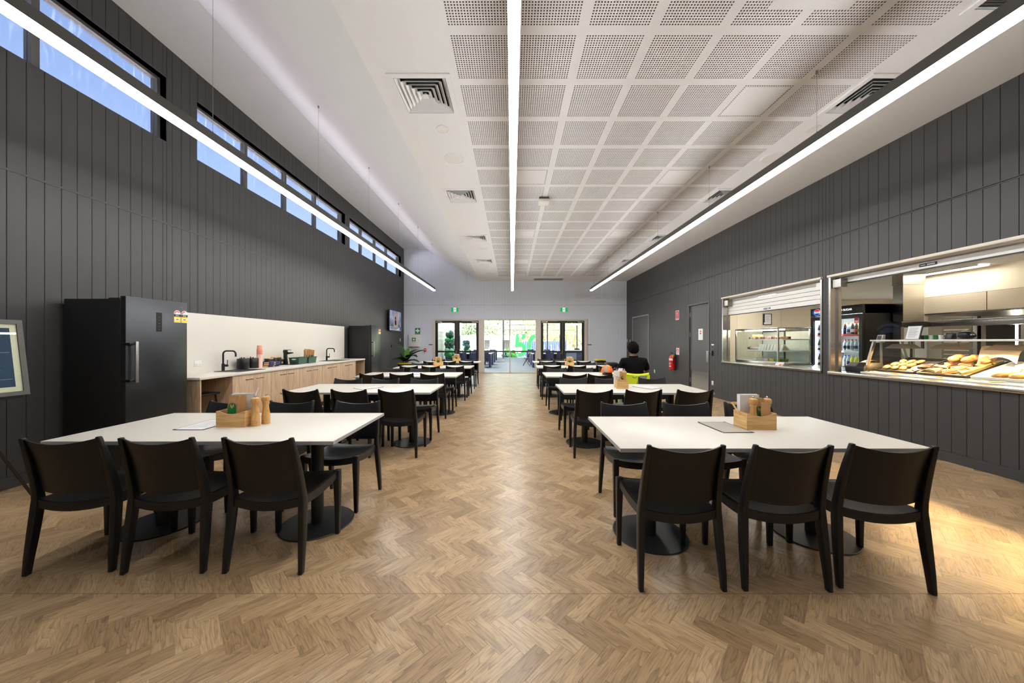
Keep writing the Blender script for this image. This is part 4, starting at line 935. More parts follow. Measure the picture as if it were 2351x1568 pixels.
part('caption_bar', MB().box(tx+.002, tx+.0028, ty0+.02, ty1-.02, tz0+.03, tz0+.15), scm['white'], t)
part('channel_logo', MB().box(tx+.0028, tx+.0032, ty1-.2, ty1-.04, tz0+.04, tz0+.16), scm['blue'], t)
pr = MB(); pr.box(tx+.0028, tx+.003, ty0+.07, ty1-.34, tz0+.105, tz0+.13).box(tx+.0028, tx+.003, ty0+.07, ty1-.55, tz0+.06, tz0+.08)
part('caption_text', pr, scm['dark'], t)
def plate(nm, mat_, lbl, cat, x, y, z, w, h, s, d=.01):
    return one(nm, MB().box(min(x, x+s*d), max(x, x+s*d), y-w/2, y+w/2, z-h/2, z+h/2), mat_, lbl, cat, bevel=.002, at=(x, y, z))
plate('light_switch', 'plastic', 'white light switch plate on the charcoal wall beyond the television', 'switch', XL, 14.2, 1.43, .075, .12, 1)
plate('wall_sensor', 'black', 'small black wall sensor below the television', 'sensor', XL, 13.15, 1.18, .05, .09, 1, .03)
plate('access_reader', 'plastic', 'thin white access reader near the far corner of the servery wall', 'switch', XR, 14.62, 1.4, .05, .13, -1)
plate('keypad', 'alu', 'small square keypad beside the pale-framed double door', 'keypad', XR, 14.25, 1.39, .1, .1, -1)
outlet(XR, 11.82, .33, -1, 'white power outlet low on the servery wall behind the seated person', .075, .115, False)
outlet(XR, 8.4, .34, -1, 'white power outlet low on the servery wall beside the single door', .07, .1, False)
plate('door_label', 'plastic', 'small white label strip beside the single charcoal door', 'sign', XR, 8.40, 1.28, .11, .035, -1, .003)
plate('door_release', 'black', 'black door release box beside the single charcoal door', 'switch', XR, 8.41, 1.075, .06, .12, -1, .03)

# ------------------------------------------------------------------ end wall things
def exit_sign(x, lbl):
    t = T('exit_sign', lbl, 'exit sign', (x, YB-.05, 2.64), group='illuminated exit signs'); y = YB-.045; w, h = .155, .17; z = 2.64
    part('case', MB().box(x-w-.006, x+w+.006, y, YB-.001, z-.008, z+h+.03), 'plastic', t, bevel=.004)
    for s in (-1, 1): part('green_face', MB().box(min(x+s*.055, x+s*w), max(x+s*.055, x+s*w), y-.002, y, z, z+h), 'exitgreen', t)
    part('white_face', MB().box(x-.055, x+.055, y-.002, y, z, z+h), 'exitwhite', t)
    g = MB(); c = x; Y0, Y1 = y-.003, y-.002
    g.prism([(c+.008+.012*math.cos(a*PI/6), z+.142+.012*math.sin(a*PI/6)) for a in range(12)], 1, Y0, Y1)
    for pl in ([(c-.012, z+.125), (c+.016, z+.122), (c+.008, z+.07), (c-.014, z+.072)], [(c-.012, z+.075), (c+.004, z+.075), (c-.02, z+.045), (c-.045, z+.02), (c-.05, z+.03), (c-.028, z+.055)], [(c, z+.075), (c+.01, z+.075), (c+.03, z+.05), (c+.022, z+.015), (c+.01, z+.015), (c+.017, z+.047)], [(c+.012, z+.12), (c+.04, z+.095), (c+.045, z+.105), (c+.018, z+.128)], [(c-.012, z+.122), (c-.042, z+.1), (c-.034, z+.085), (c-.026, z+.1), (c-.008, z+.108)]):
        g.prism(pl, 1, Y0, Y1)
    part('running_figure', g, 'exitgreen', t)
    part('conduit', MB().cyl((x, YB-.008, z+h+.02), (x, YB-.008, ztop(x)-.01), .006, n=8), 'grey', t)
    part('test_button', MB().box(x+.09, x+.14, y+.005, YB-.001, z+h+.03, z+h+.055), 'plastic', t)
exit_sign(-2.453, 'lit green running-figure exit sign above the door with the balloons')
exit_sign(2.228, 'lit green running-figure exit sign above the door by the bins')
def cross(mb, x, z, r, y0, y1):
    w = r*.36; return mb.prism([(x-w, z-r), (x+w, z-r), (x+w, z-w), (x+r, z-w), (x+r, z+w), (x+w, z+w), (x+w, z+r), (x-w, z+r), (x-w, z+w), (x-r, z+w), (x-r, z-w), (x-w, z-w)], 1, y0, y1)
t = T('first_aid_sign', 'green square sign with a white cross above the first aid cabinet', 'sign', (-4.06, YB, 1.8))
part('panel', MB().box(-4.175, -3.952, YB-.004, YB-.0005, 1.666, 1.94), 'green', t)
part('white_cross', cross(MB(), -4.064, 1.825, .085, YB-.005, YB-.004), 'paper', t)
txt('FIRST AID', .036, 'paper', t, (-4.064, YB-.0052, 1.695), RY)
t = T('first_aid_cabinet', 'white wall-mounted first aid cabinet with a green cross', 'cabinet', (-4.17, YB-.1, 1.4)); y = YB-.2
part('case', MB().box(-4.393, -3.952, y+.02, YB-.001, 1.142, 1.66), 'plastic', t, bevel=.004)
d = part('door', MB().box(-4.393, -3.952, y, y+.018, 1.142, 1.66), 'plastic', t, bevel=.006)
part('green_square', MB().box(-4.25, -4.095, y-.001, y, 1.37, 1.52), 'green', d); part('white_cross', cross(MB(), -4.172, 1.445, .05, y-.002, y-.001), 'paper', d)
part('lock', MB().cyl((-3.985, y-.012, 1.41), (-3.985, y, 1.41), .012), 'chrome', d)
part('red_mark', MB().box(-4.25, -4.225, y-.001, y, 1.325, 1.35), 'red', d); part('caption', MB().box(-4.215, -4.1, y-.001, y, 1.33, 1.342), 'ink', d)
t = T('fire_call_point', 'red manual call point box on the pale end wall', 'call point', (-3.733, YB, 1.0))
part('case', MB().box(-3.785, -3.685, YB-.05, YB-.001, .935, 1.06), 'red', t, bevel=.006); part('break_glass', MB().box(-3.765, -3.705, YB-.052, YB-.05, .97, 1.02), 'paper', t)
for x, n in ((-3.5, 'the door with the balloons'), (3.34, 'the door by the bins')):
    t = T('tactile_sign', 'small grey tactile sign on the wall beside '+n, 'sign', (x, YB, 1.22)); part('panel', MB().box(x-.085, x+.085, YB-.004, YB-.0005, 1.195, 1.25), 'alu', t)
    pr = MB()
    for k in range(9): pr.box(x-.07+.0155*k, x-.06+.0155*k, YB-.0055, YB-.004, 1.21, 1.235)
    part('raised_marks', pr, 'frame', t)
# plant in the corner
t = T('potted_plant', 'broad-leaved potted plant in the corner below the television', 'plant', (-3.98, 12.75, 0)); px, py = -3.98, 12.75
part('pot', MB().lathe([(.2, 0), (.21, .02), (.27, .5), (.285, .52), (.285, .56), (.262, .56), (.25, .5)], (px, py, 0), 24), 'pot', t, smooth=40)
part('soil', MB().cyl((px, py, .5), (px, py, .52), .255, n=24), 'soil', t)
lv = MESHLEAF = None
def leaf(rz, lean, ln, w, z0, m_, droop):
    lf = MB(); st = [(px, py, .52)]
    ca, sa = math.cos(rz), math.sin(rz); pts = []
    for i in range(9):
        s = i/8; out = ln*(.12*s+lean*s*s); up = ln*(1-.0*s)*s*(1-droop*s*s); pts.append(Vector((px+ca*out, py+sa*out, z0+up)))
    side = Vector((-sa, ca, 0)); N = 9
    def f(u, v):
        i = min(int((.3+.7*v)*8), 7); fr = (.3+.7*v)*8-i; c = pts[i].lerp(pts[i+1], fr); ww = 1.55*w*math.sin(PI*min(1, v*.93+.07))**.75; s = 2*u-1
        return c+side*(ww*s)+Vector((0, 0, abs(s)*ww*.35))
    part('leaf', lf.sheet(f, 4, 10), m_, t, smooth=60)
    part('stem', MB().tube([(px+ca*.03, py+sa*.03, .5), pts[0]*.5+Vector((px, py, .52))*.5, pts[1], pts[2], pts[3]], [.012, .011, .009, .007, .005], 6), m_, t, smooth=60)
for rz, lean, ln, w, z0, m_, dr_ in ((2.6, .42, .92, .085, .5, 'leaf', .12), (1.2, .15, .62, .075, .5, 'leaf2', .0), (.15, .75, .85, .12, .42, 'leaf', .28), (-.5, .85, .62, .12, .5, 'leaf', .55), (-1.2, .8, .6, .11, .45, 'leaf', .5), (-2.2, .85, .6, .12, .45, 'leaf', .6), (2.1, .6, .8, .1, .4, 'leaf', .3), (.75, .55, .85, .1, .45, 'leaf', .3), (3.3, .7, .6, .11, .4, 'leaf', .5), (-2.8, .9, .55, .1, .45, 'leaf2', .7), (-.1, 1.0, .55, .09, .42, 'leaf', .8)):
    leaf(rz, lean, ln, w, z0, m_, dr_)
part('yellow_tag_band', MB().sheet(lambda u, v: (px+.29*math.cos(-2.6+2.2*u), py+.29*math.sin(-2.6+2.2*u), .53+.05*v), 12, 1), 'yellow', t)
# bins by the end wall
def bin_(x, y, w, d, h, lid, lbl):
    t = T('waste_bin', lbl, 'bin', (x, y, 0)); q = lambda k, z: [(x-w*k, y-d*k, z), (x+w*k, y-d*k, z), (x+w*k, y+d*k, z), (x-w*k, y+d*k, z)]
    part('body', MB().bar([q(.78, 0), q(.95, h-.09)]), 'frame' if lid == 'yellow' else 'black', t, bevel=.01)
    part('rim', MB().bar([q(1.05, h-.12), q(1.05, h-.06)]), 'black', t, bevel=.008)
    part('lid', MB().bar([q(1.06, h-.06), q(1.04, h-.03), q(.8, h)]), lid, t, bevel=.008)
    part('handle', MB().tube([(x-w*.5, y-d-.005, h-.05), (x-w*.4, y-d-.03, h-.05), (x+w*.4, y-d-.03, h-.05), (x+w*.5, y-d-.005, h-.05)], .008), 'black', t)
bin_(3.35, 13.0, .165, .2, .7, 'yellow', 'grey bin with a yellow lid by the end wall')
bin_(3.28, 11.3, .175, .2, .67, 'black', 'low black bin between the yellow-lidded bin and the seated person')
# fire gear on the servery wall
t = T('extinguisher_sign', 'tall red location sign with a white mark high on the servery wall', 'sign', (XR, 10.2, 2.15))
part('panel', MB().box(XR-.004, XR-.0005, 10.11, 10.29, 2.02, 2.27), 'red', t)
part('white_edge', MB().box(XR-.003, XR-.0004, 10.095, 10.305, 2.005, 2.285), 'paper', t)
part('white_mark', MB().prism([(10.18, 2.235), (10.22, 2.235), (10.21, 2.1), (10.19, 2.1)], 0, XR-.005, XR-.004).prism([(10.2+.016*math.cos(a*PI/6), 2.07+.016*math.sin(a*PI/6)) for a in range(12)], 0, XR-.005, XR-.004).box(XR-.005, XR-.004, 10.125, 10.275, 2.03, 2.042), 'paper', t)
t = T('instruction_sign', 'small white sign with a red shield above the extinguisher', 'sign', (XR, 10.17, 1.07))
part('panel', MB().box(XR-.004, XR-.0005, 10.08, 10.26, .965, 1.17), 'paper', t)
part('red_shield', MB().prism([(10.17+.07*math.cos(a*PI/8), 1.09+.06*math.sin(a*PI/8)) for a in range(-1, 10)]+[(10.17, .985)], 0, XR-.005, XR-.004), 'red', t)
part('white_figure', MB().prism([(10.15, 1.03), (10.19, 1.03), (10.195, 1.09), (10.17, 1.13), (10.145, 1.09)], 0, XR-.006, XR-.005), 'paper', t)
t = T('fire_extinguisher', 'red fire extinguisher hanging on the servery wall', 'fire extinguisher', (XR-.11, 10.3, .52)); ex, ey = XR-.1, 10.32
part('cylinder', MB().lathe([(.07, .50), (.083, .51), (.085, .53), (.085, .87), (.07, .915), (.035, .94), (.025, .965)], (ex, ey, 0), 24), 'red', t, smooth=50)
part('valve', MB().cyl((ex, ey, .965), (ex, ey, 1.0), .018, n=10).box(ex-.06, ex+.02, ey-.012, ey+.012, 1.0, 1.012).box(ex-.055, ex+.02, ey-.01, ey+.01, 1.03, 1.04), 'blackmetal', t)
part('hose', MB().tube([(ex, ey-.02, .985), (ex-.02, ey-.08, .97), (ex-.02, ey-.1, .9), (ex, ey-.095, .7)], .011), 'black', t, smooth=40)
part('label_band', MB().sheet(lambda u, v: (ex+.0855*math.cos(PI*.55+PI*.95*u), ey+.0855*math.sin(PI*.55+PI*.95*u), .79+.06*v), 12, 1), 'paper', t)
part('label_text', MB().sheet(lambda u, v: (ex+.0857*math.cos(PI*.75+PI*.5*u), ey+.0857*math.sin(PI*.75+PI*.5*u), .70+.012*v), 8, 1).sheet(lambda u, v: (ex+.0857*math.cos(PI*.8+PI*.4*u), ey+.0857*math.sin(PI*.8+PI*.4*u), .665+.012*v), 8, 1).sheet(lambda u, v: (ex+.0857*math.cos(PI*.75+PI*.5*u), ey+.0857*math.sin(PI*.75+PI*.5*u), .60+.03*v), 8, 1), 'paper', t)
part('wall_bracket', MB().box(ex+.07, XR-.001, ey-.03, ey+.03, .82, .98), 'blackmetal', t)
part('inspection_tag', MB().box(ex-.03, ex-.028, ey-.13, ey-.09, .88, .97), 'yellowp', t)
t = T('door_notice', 'white paper notice with a red emblem taped on the single door', 'notice', (XR+.03, 9.0, 1.55)); nx = XR+.0298
part('sheet', MB().box(nx-.001, nx, 8.89, 9.1, 1.40, 1.695), 'paper', t)
part('red_emblem', MB().prism([(8.995+.045*math.cos(a*PI/10), 1.60+.052*math.sin(a*PI/10)) for a in range(20)], 0, nx-.0018, nx-.001), 'red', t)
part('emblem_bar', MB().box(nx-.0024, nx-.0018, 8.95, 9.04, 1.588, 1.612), 'paper', t)
# ------------------------------------------------------------------ servery openings and kitchen
KX1, KY1 = 11.4, 9.3
structure('wall_kitchen_end', MB().box(XR+.15, KX1, KY1, KY1+.1, 0, 2.6), 'cream', 'cream panelled kitchen wall behind the display cabinet')
for x in (6.13, 7.33, 8.53): part('panel_joint', MB().box(x-.002, x+.002, KY1-.0012, KY1, 0, 2.5), 'creamgap', bpy.data.objects['wall_kitchen_end'])
structure('wall_kitchen_far', MB().box(KX1, KX1+.1, 0, KY1, 0, 2.6), 'cream', 'cream far wall of the kitchen')
structure('wall_kitchen_near', MB().box(XR+.15, KX1, -.1, 0, 0, 2.6), 'cream', 'cream kitchen wall on the camera side')
structure('floor_kitchen', MB().box(XR+.15, KX1, 0, KY1, -.1, 0), 'concrete', 'kitchen floor behind the servery')
structure('ceiling_kitchen', MB().box(XR+.15, KX1, 0, KY1, 2.5, 2.6), 'ceil', 'white kitchen ceiling seen through the servery')
structure('wall_kitchen_bulkhead', MB().box(7.2, 7.3, 2.4, 6.11, 2.126, 2.5), 'cream', 'cream bulkhead above the extraction hood')
def hatch(q, shut, nsl, lbl, bx):
    y0, y1, z0, z1 = q; t = T('servery_hatch', lbl, 'servery', (XR, (y0+y1)/2, z0))
    part('head_trim', MB().box(XR-.035, XR+.02, y0-.005, y1+.005, z1-.028, z1+.006), 'taupe', t, bevel=.003)
    for a, b in ((y0, y0+.03), (y1-.03, y1)): part('jamb_trim', MB().box(XR-.012, XR, a, b, z0, z1-.028), 'steel', t)
    for a, b in ((y0, y0+.006), (y1-.006, y1)): part('jamb_lining', MB().box(XR, XR+.155, a, b, z0+.035, z1), 'steel', t)
    part('head_lining', MB().box(XR, XR+.15, y0+.006, y1-.006, z1-.006, z1), 'steeldk', t)
    part('sill', MB().box(XR-.035, 5.98, y0, y1, z0, .9), 'steel', t, bevel=.003)
    h = (z1-.03-shut)/nsl; xs_ = XR+.14
    for k in range(nsl):
        za = shut+k*h
        part('slat', MB().prism([(xs_-.012, za+.004), (xs_-.016, za+.01), (xs_-.016, za+h-.01), (xs_-.012, za+h-.003), (xs_, za+h-.003), (xs_, za+.004)], 1, y0+.008, y1-.008), 'plastic', t)
    br = part('bottom_rail', MB().box(xs_-.022, xs_+.002, y0+.008, y1-.008, shut-.006, shut+h*.8), 'plastic', t)
    part('rubber_seal', MB().box(xs_-.018, xs_, y0+.008, y1-.008, shut-.022, shut-.006), 'black', t)
    part('maker_label', MB().box(xs_-.0235, xs_-.022, bx-.09, bx+.09, shut+h*.2, shut+h*.62), 'navy', br); part('label_print', MB().box(xs_-.0242, xs_-.0235, bx-.07, bx+.01, shut+h*.32, shut+h*.5).box(xs_-.0242, xs_-.0235, bx+.025, bx+.08, shut+h*.36, shut+h*.46), 'plastic', br)
    for s in (-.55, .55):
        part('finger_pull', MB().tube([(xs_-.019, bx+s-.06, shut+h*1.25), (xs_-.024, bx+s-.05, shut+h*1.33), (xs_-.024, bx+s+.05, shut+h*1.33), (xs_-.019, bx+s+.06, shut+h*1.25)], .004, 6), 'plastic', t)
    for a, b in ((y0+.012, y0+.14), (y1-.17, y1-.03)):
        g = part('guide_bracket', MB().box(XR+.02, XR+.1, a, b, z1-.19, z1-.07), 'plastic', t, bevel=.004); part('bracket_end', MB().box(XR+.012, XR+.11, a-.006, a, z1-.195, z1-.065), 'steeldk', g)
    for a in (y0+.006, y1-.036): part('guide_channel', MB().box(XR+.11, XR+.155, a, a+.03, .9, z1-.03), 'steel', t)
    return t
hatch(H1, 1.985, 5, 'smaller servery opening with its white slat shutter part way down', 6.77)
hatch(H2, 2.262, 1, 'large servery opening above the hot food with its shutter rolled up', 4.15)

# glass cake cabinet in the smaller opening
M['reardoor'] = pm('rear_door_white', (205, 210, 204), .3)
cx0, cx1, cy0, cy1, cz0, cz1 = 5.22, 5.87, 6.70, 7.98, .9, 1.64
t = T('display_cabinet', 'lit glass display cabinet of cakes and wraps on the servery sill', 'display cabinet', (5.55, 7.34, .9))
part('base_plinth', MB().box(cx0, cx1, cy0, cy1, cz0, cz0+.04), 'steel', t, bevel=.003)
part('top_panel', MB().box(cx0-.004, cx1, cy0-.004, cy1, cz1-.03, cz1), 'steel', t, bevel=.003)
for x in (cx0+.012, cx1-.012):
    for y in (cy0+.012, cy1-.012): part('corner_post', MB().box(x-.012, x+.012, y-.012, y+.012, cz0+.04, cz1-.03), 'steel', t)
part('front_pane', MB().box(cx0+.004, cx0+.009, cy0+.026, cy1-.026, cz0+.04, cz1-.03), 'sglass', t)
for y in (cy0+.006, cy1-.011): part('side_pane', MB().box(cx0+.026, cx1-.026, y, y+.005, cz0+.04, cz1-.03), 'sglass', t)
part('rear_door', MB().box(cx1-.02, cx1-.015, cy0+.026, cy1-.026, cz0+.04, cz1-.03), 'reardoor', t)
part('rear_door_frame', MB().box(cx1-.028, cx1-.012, 7.3, 7.34, cz0+.04, cz1-.03).box(cx1-.028, cx1-.012, cy0+.026, cy1-.026, cz1-.07, cz1-.03), 'blackmetal', t)
part('light_tube', MB().box(cx0+.16, cx0+.2, cy0+.08, cy1-.1, cz1-.05, cz1-.032), 'caselamp', t)
part('case_floor', MB().box(cx0+.03, cx1-.03, cy0+.03, cy1-.03, cz0+.04, cz0+.05), 'plastic', t)
for z in (1.165, 1.395): part('shelf', MB().box(cx0+.12, cx1-.03, cy0+.03, cy1-.16, z, z+.012), 'sglass', t); part('shelf_edge', MB().box(cx0+.117, cx0+.123, cy0+.03, cy1-.16, z-.008, z+.016).box(cx0+.12, cx1-.03, cy0+.027, cy0+.032, z-.008, z+.016), 'plastic', t)
cake = [pm('cake_brown', (120, 78, 52), .6, nz=.5, ns=60), pm('cake_gold', (214, 170, 110), .6, nz=.3, ns=50), pm('cake_pink', (222, 176, 168), .6, nz=.3, ns=50), pm('icing_white', (244, 238, 228), .5)]
wrapm = pm('clear_wrap', (240, 236, 226), .25, nz=.1, ns=30)
def slice_(x, y, z, m_, lbl, grp):
    t = T('cake_slice', lbl, 'cake', (x, y, z), R.uniform(-.4, .4), grp); w = R.uniform(.032, .042)
    part('sponge', MB().box(-w, w, -w*.9, w*.9, 0, .038), m_, t, bevel=.006, local=True); part('topping', MB().box(-w, w, -w*.9, w*.9, .038, .052), cake[3] if m_ is cake[0] and R.random() < .6 else m_, t, bevel=.005, local=True)
for k in range(13):
    for j in range(2): slice_(cx0+.19+.11*j+R.uniform(-.01, .01), 6.83+.075*k, 1.407, R.choice(cake[:3]), 'small cake slice on the top display shelf, %s row, %s from the camera' % (('front', 'back')[j], NTH[k]), 'cakes on the top shelf')
for k in range(3): slice_(cx0+.24, 7.5+.085*k, 1.46, cake[1], 'cake slice piled on the others on the top shelf, %s from the camera' % NTH[k], 'piled cakes')
for k in range(8):
    y = 6.86+.085*k; t = T('wrapped_sandwich', 'paper-wrapped sandwich standing on the middle shelf, %s from the camera' % NTH[k], 'sandwich', (cx0+.26, y, 1.177), R.uniform(-.15, .15), 'wrapped sandwiches')
    part('bread_wedge', MB().prism([(-.09, 0), (.09, 0), (.075, .03), (-.03, .13), (-.06, .125)], 1, -.033, .033), wrapm, t, bevel=.006, local=True); part('filling_edge', MB().prism([(-.075, .012), (.06, .012), (-.04, .105)], 1, -.034, -.0332), cake[1], t, local=True)
for k in range(4):
    t = T('wrapped_roll', 'wrapped roll on the middle shelf past the sandwiches, %s from the camera' % NTH[k], 'roll', (cx0+.24, 7.54+.09*k, 1.177), R.uniform(-.5, .5), 'wrapped rolls'); part('roll_body', MB().ball((0, 0, .035), .05, 12, 8, (1.5, .75, .7)), cake[k % 3] if k > 1 else wrapm, t, smooth=60, local=True)
for k, y in enumerate((6.86, 7.02, 7.18, 7.52)):
    t = T('salad_tub', 'clear plastic salad tub on the floor of the display cabinet, %s from the camera' % ordn[k], 'tub', (cx0+.2, y, .951), 0, 'salad tubs'); qt = lambda a, z: [(-.1*a, -.07*a, z), (.1*a, -.07*a, z), (.1*a, .07*a, z), (-.1*a, .07*a, z)]
    part('tub_shell', MB().bar([qt(.84, 0), qt(1, .075)]), 'sglass', t, local=True); part('salad', MB().bar([qt(.8, .004), qt(.93, .055)]), [pm('salad_green', (96, 128, 50), .6, nz=.7, ns=70), pm('salad_corn', (222, 196, 70), .6, nz=.5, ns=80), cake[2], wrapm][k], t, local=True); part('tub_lid', MB().box(-.104, .104, -.074, .074, .076, .081), 'plastic' if k == 3 else 'sglass', t, local=True)
t = T('price_card', 'small white and orange price card standing on the servery sill', 'card', (5.15, 6.62, .9)); part('card', MB().prism([(5.14, .9005), (5.165, .9005), (5.19, .96), (5.188, .96)], 1, 6.50, 6.68), 'paper', t); part('orange_block', MB().prism([(5.139, .9015), (5.1395, .9015), (5.162, .93), (5.1615, .93)], 1, 6.52, 6.58), 'orange', t)
t = T('framed_certificate', 'framed certificate hanging on the cream kitchen wall', 'picture', (6.95, KY1, 1.97)); y = KY1-.02
fr = MB(); a0, a1, c0, c1 = 6.835, 7.065, 1.815, 2.115
fr.box(a0, a1, y, KY1-.001, c0, c0+.015).box(a0, a1, y, KY1-.001, c1-.015, c1).box(a0, a0+.015, y, KY1-.001, c0, c1).box(a1-.015, a1, y, KY1-.001, c0, c1)
part('frame', fr, 'black', t); part('certificate', MB().box(a0+.015, a1-.015, KY1-.012, KY1-.002, c0+.015, c1-.015), 'paper', t)
part('blue_strip', MB().box(a0+.018, a0+.045, KY1-.013, KY1-.012, c0+.06, c1-.018), 'navy', t)
pr = MB()
for k in range(6): pr.box(a0+.07, a1-.04-.02*(k % 3), KY1-.013, KY1-.012, c1-.07-.03*k, c1-.064-.03*k)
part('print', pr, 'ink', t)

# drinks fridge: one wide cabinet seen in both openings
fx0, fx1, fy0, fy1, fz = 5.95, 6.62, 5.80, 6.80, 2.0
t = T('drinks_fridge', 'wide black drinks fridge with lit glass doors behind the servery', 'fridge', (6.28, 6.3, 0))
b = MB(); b.box(fx0+.05, fx1, fy0, fy0+.04, .1, fz).box(fx0+.05, fx1, fy1-.04, fy1, .1, fz).box(fx1-.04, fx1, fy0+.04, fy1-.04, .1, fz).box(fx0+.05, fx1-.04, fy0+.04, fy1-.04, .1, .32).box(fx0, fx1-.04, fy0, fy1, 1.845, fz)
part('cabinet', b, 'black', t)
part('liner', MB().box(fx1-.05, fx1-.041, fy0+.042, fy1-.042, .32, 1.845).box(fx0+.06, fx1-.041, fy0+.04, fy0+.045, .32, 1.845).box(fx0+.06, fx1-.041, fy1-.045, fy1-.04, .32, 1.845), 'plastic', t)
ym = (fy0+fy1)/2
for a, b_ in ((fy0, ym-.003), (ym+.003, fy1)):
    d = MB(); d.box(fx0, fx0+.045, a, a+.055, .32, 1.84).box(fx0, fx0+.045, b_-.055, b_, .32, 1.84).box(fx0, fx0+.045, a+.055, b_-.055, 1.765, 1.84).box(fx0, fx0+.045, a+.055, b_-.055, .32, .39)
    D = part('door', d, 'black', t); part('pane', MB().box(fx0+.018, fx0+.022, a+.055, b_-.055, .39, 1.765), 'glass', D)
    part('light_strip', MB().box(fx0+.05, fx0+.065, b_-.06, b_-.043, .4, 1.76).box(fx0+.06, fx0+.12, a+.05, b_-.06, 1.80, 1.82), 'fridgelamp', D)  # the bar across the top is an added lamp to brighten the bottles
for z in (.62, .9, 1.18, 1.475): part('wire_shelf', MB().box(fx0+.07, fx1-.06, fy0+.05, fy1-.05, z-.012, z), 'plastic', t)
for z, m_ in ((1.475, 'red'), (1.18, 'plastic'), (.9, 'inkdk')): part('shelf_strip', MB().prism([(fy0+.06, z-.018), (fy1-.06, z-.018), (fy1-.06, z+.012), (fy0+.42, z+.012), (fy0+.3, z+.035), (fy0+.18, z+.012), (fy0+.06, z+.012)], 0, fx0+.062, fx0+.066), m_, t)
txt('ZERO SUGAR', .05, emit('lit_letters', (1, 1, 1), 1.6), t, (fx0-.001, fy0+.325, 1.925), RXM, 'header_lettering', .001)
cy_, cz_, rr = 6.655, 1.925, .062
ringp = [(cy_+(rr+.022)*math.cos(a*PI/16)*1.25, cz_+(rr+.006)*math.sin(a*PI/16)) for a in range(32)]
part('logo_halo', MB().prism(ringp, 0, fx0-.001, fx0-.0002), pm('logo_blue', (40, 92, 190), .4, emis=.5), t)
part('logo_disc', MB().prism([(cy_+rr*1.02*math.cos(a*PI/16), cz_+rr*math.sin(a*PI/16)) for a in range(32)], 0, fx0-.002, fx0-.001), emit('logo_white', (1, 1, 1), .9), t)
seg = lambda s: [(cy_+rr*.95*math.cos(PI*(.1+.8*k/12)), cz_+s*rr*.95*math.sin(PI*(.1+.8*k/12))) for k in range(13)]
part('logo_red_cap', MB().prism(seg(1), 0, fx0-.003, fx0-.002), emit('logo_red', lin((226, 60, 44)), .9), t)
part('logo_blue_cap', MB().prism(seg(-1), 0, fx0-.003, fx0-.002), emit('logo_deep_blue', lin((26, 76, 176)), .9), t)
txt('PEPSI', .036, 'ink', t, (fx0-.003, cy_, cz_), RXM, 'logo_lettering', .0005)
dots = MB()
for k, (r0, n_) in enumerate(((.36, 34), (.38, 36), (.26, 26), (.28, 28), (.30, 30), (.24, 24))):
    for j in range(n_):
        a = PI*(.12+.62*j/n_); w_ = (6.42+r0*math.cos(a)*.9, 1.28+r0*math.sin(a)); 
        if fx0+.06 < w_[0] < fx1-.02: dots.prism([(w_[0]-.004, w_[1]), (w_[0], w_[1]-.004), (w_[0]+.004, w_[1]), (w_[0], w_[1]+.004)], 1, fy0-.0012, fy0-.0002)
part('side_dots', dots, pm('dot_blue', (86, 120, 190), .4, emis=.25), t)['kind'] = 'stuff'
part('door_tag', MB().box(fx0-.002, fx0-.0005, fy0+.06, fy0+.13, 1.68, 1.78), 'red', t); part('tag_patch', MB().box(fx0-.003, fx0-.002, fy0+.07, fy0+.12, 1.69, 1.725), 'paper', t)
# bottles on its shelves
def mk(col, **k): return pm('drink_%d_%d_%d' % col, col, .2, **k)
dark_, clear_, grape, lime, blue_ = mk((52, 30, 26)), mk((176, 196, 206)), mk((70, 60, 130)), mk((228, 226, 60)), mk((60, 90, 200))
BOT = MB().lathe([(.028, 0), (.031, .008), (.031, .12), (.027, .15), (.013, .185), (.012, .2)], n=12); CAP = MB().lathe([(.0145, .196), (.0145, .216), (.012, .218)], n=10); BND = MB().lathe([(.0316, .05), (.0316, .105)], n=12)
BND.f = [f for f in BND.f if len(f) == 4]; BND.mi = [0]*len(BND.f)
cache_b = {}
def bottle(x, y, z, body, cap, band, lbl, grp):
    key = (body.name, cap.name, band.name)
    if key not in cache_b: cache_b[key] = (BOT.mesh('bottle_body', body, smooth=40), CAP.mesh('cap', cap, smooth=40), BND.mesh('label_band', band, smooth=40))
    t = T('drink_bottle', lbl, 'bottle', (x, y, z), 0, grp)
    for nm, me in zip(('bottle_body', 'cap', 'label_band'), cache_b[key]): part(nm, me, None, t, local=True)
rows = [(1.476, [(dark_, M['orange'], mk((40, 60, 110))), (clear_, M['orange'], mk((60, 70, 110))), (dark_, M['orange'], M['paper']), (dark_, M['orange'], M['red']), (lime, M['orange'], M['leafprint'])], 'orange-capped drink bottle on the top fridge shelf', 'top shelf bottles'),
        (1.181, [(clear_, M['red'], M['inkdk']), (clear_, M['red'], M['inkdk']), (clear_, M['red'], M['ink']), (clear_, M['red'], M['inkdk']), (clear_, M['plastic'], mk((120, 170, 230))), (clear_, M['plastic'], mk((120, 170, 230)))], 'clear drink bottle on the second fridge shelf', 'second shelf bottles'),
        (.901, [(clear_, blue_, M['paper']), (clear_, blue_, grape), (lime, M['paper'], M['yellowp']), (lime, M['paper'], M['yellowp']), (lime, M['paper'], M['paper']), (M['orange'], M['paper'], M['yellowp'])], 'bright drink bottle on the third fridge shelf', 'third shelf bottles'),
        (.621, [(M['leafprint'], M['plastic'], M['green']), (M['leafprint'], M['red'], M['green']), (dark_, M['red'], M['green'])], 'green drink bottle on the lowest fridge shelf', 'lowest shelf bottles')]
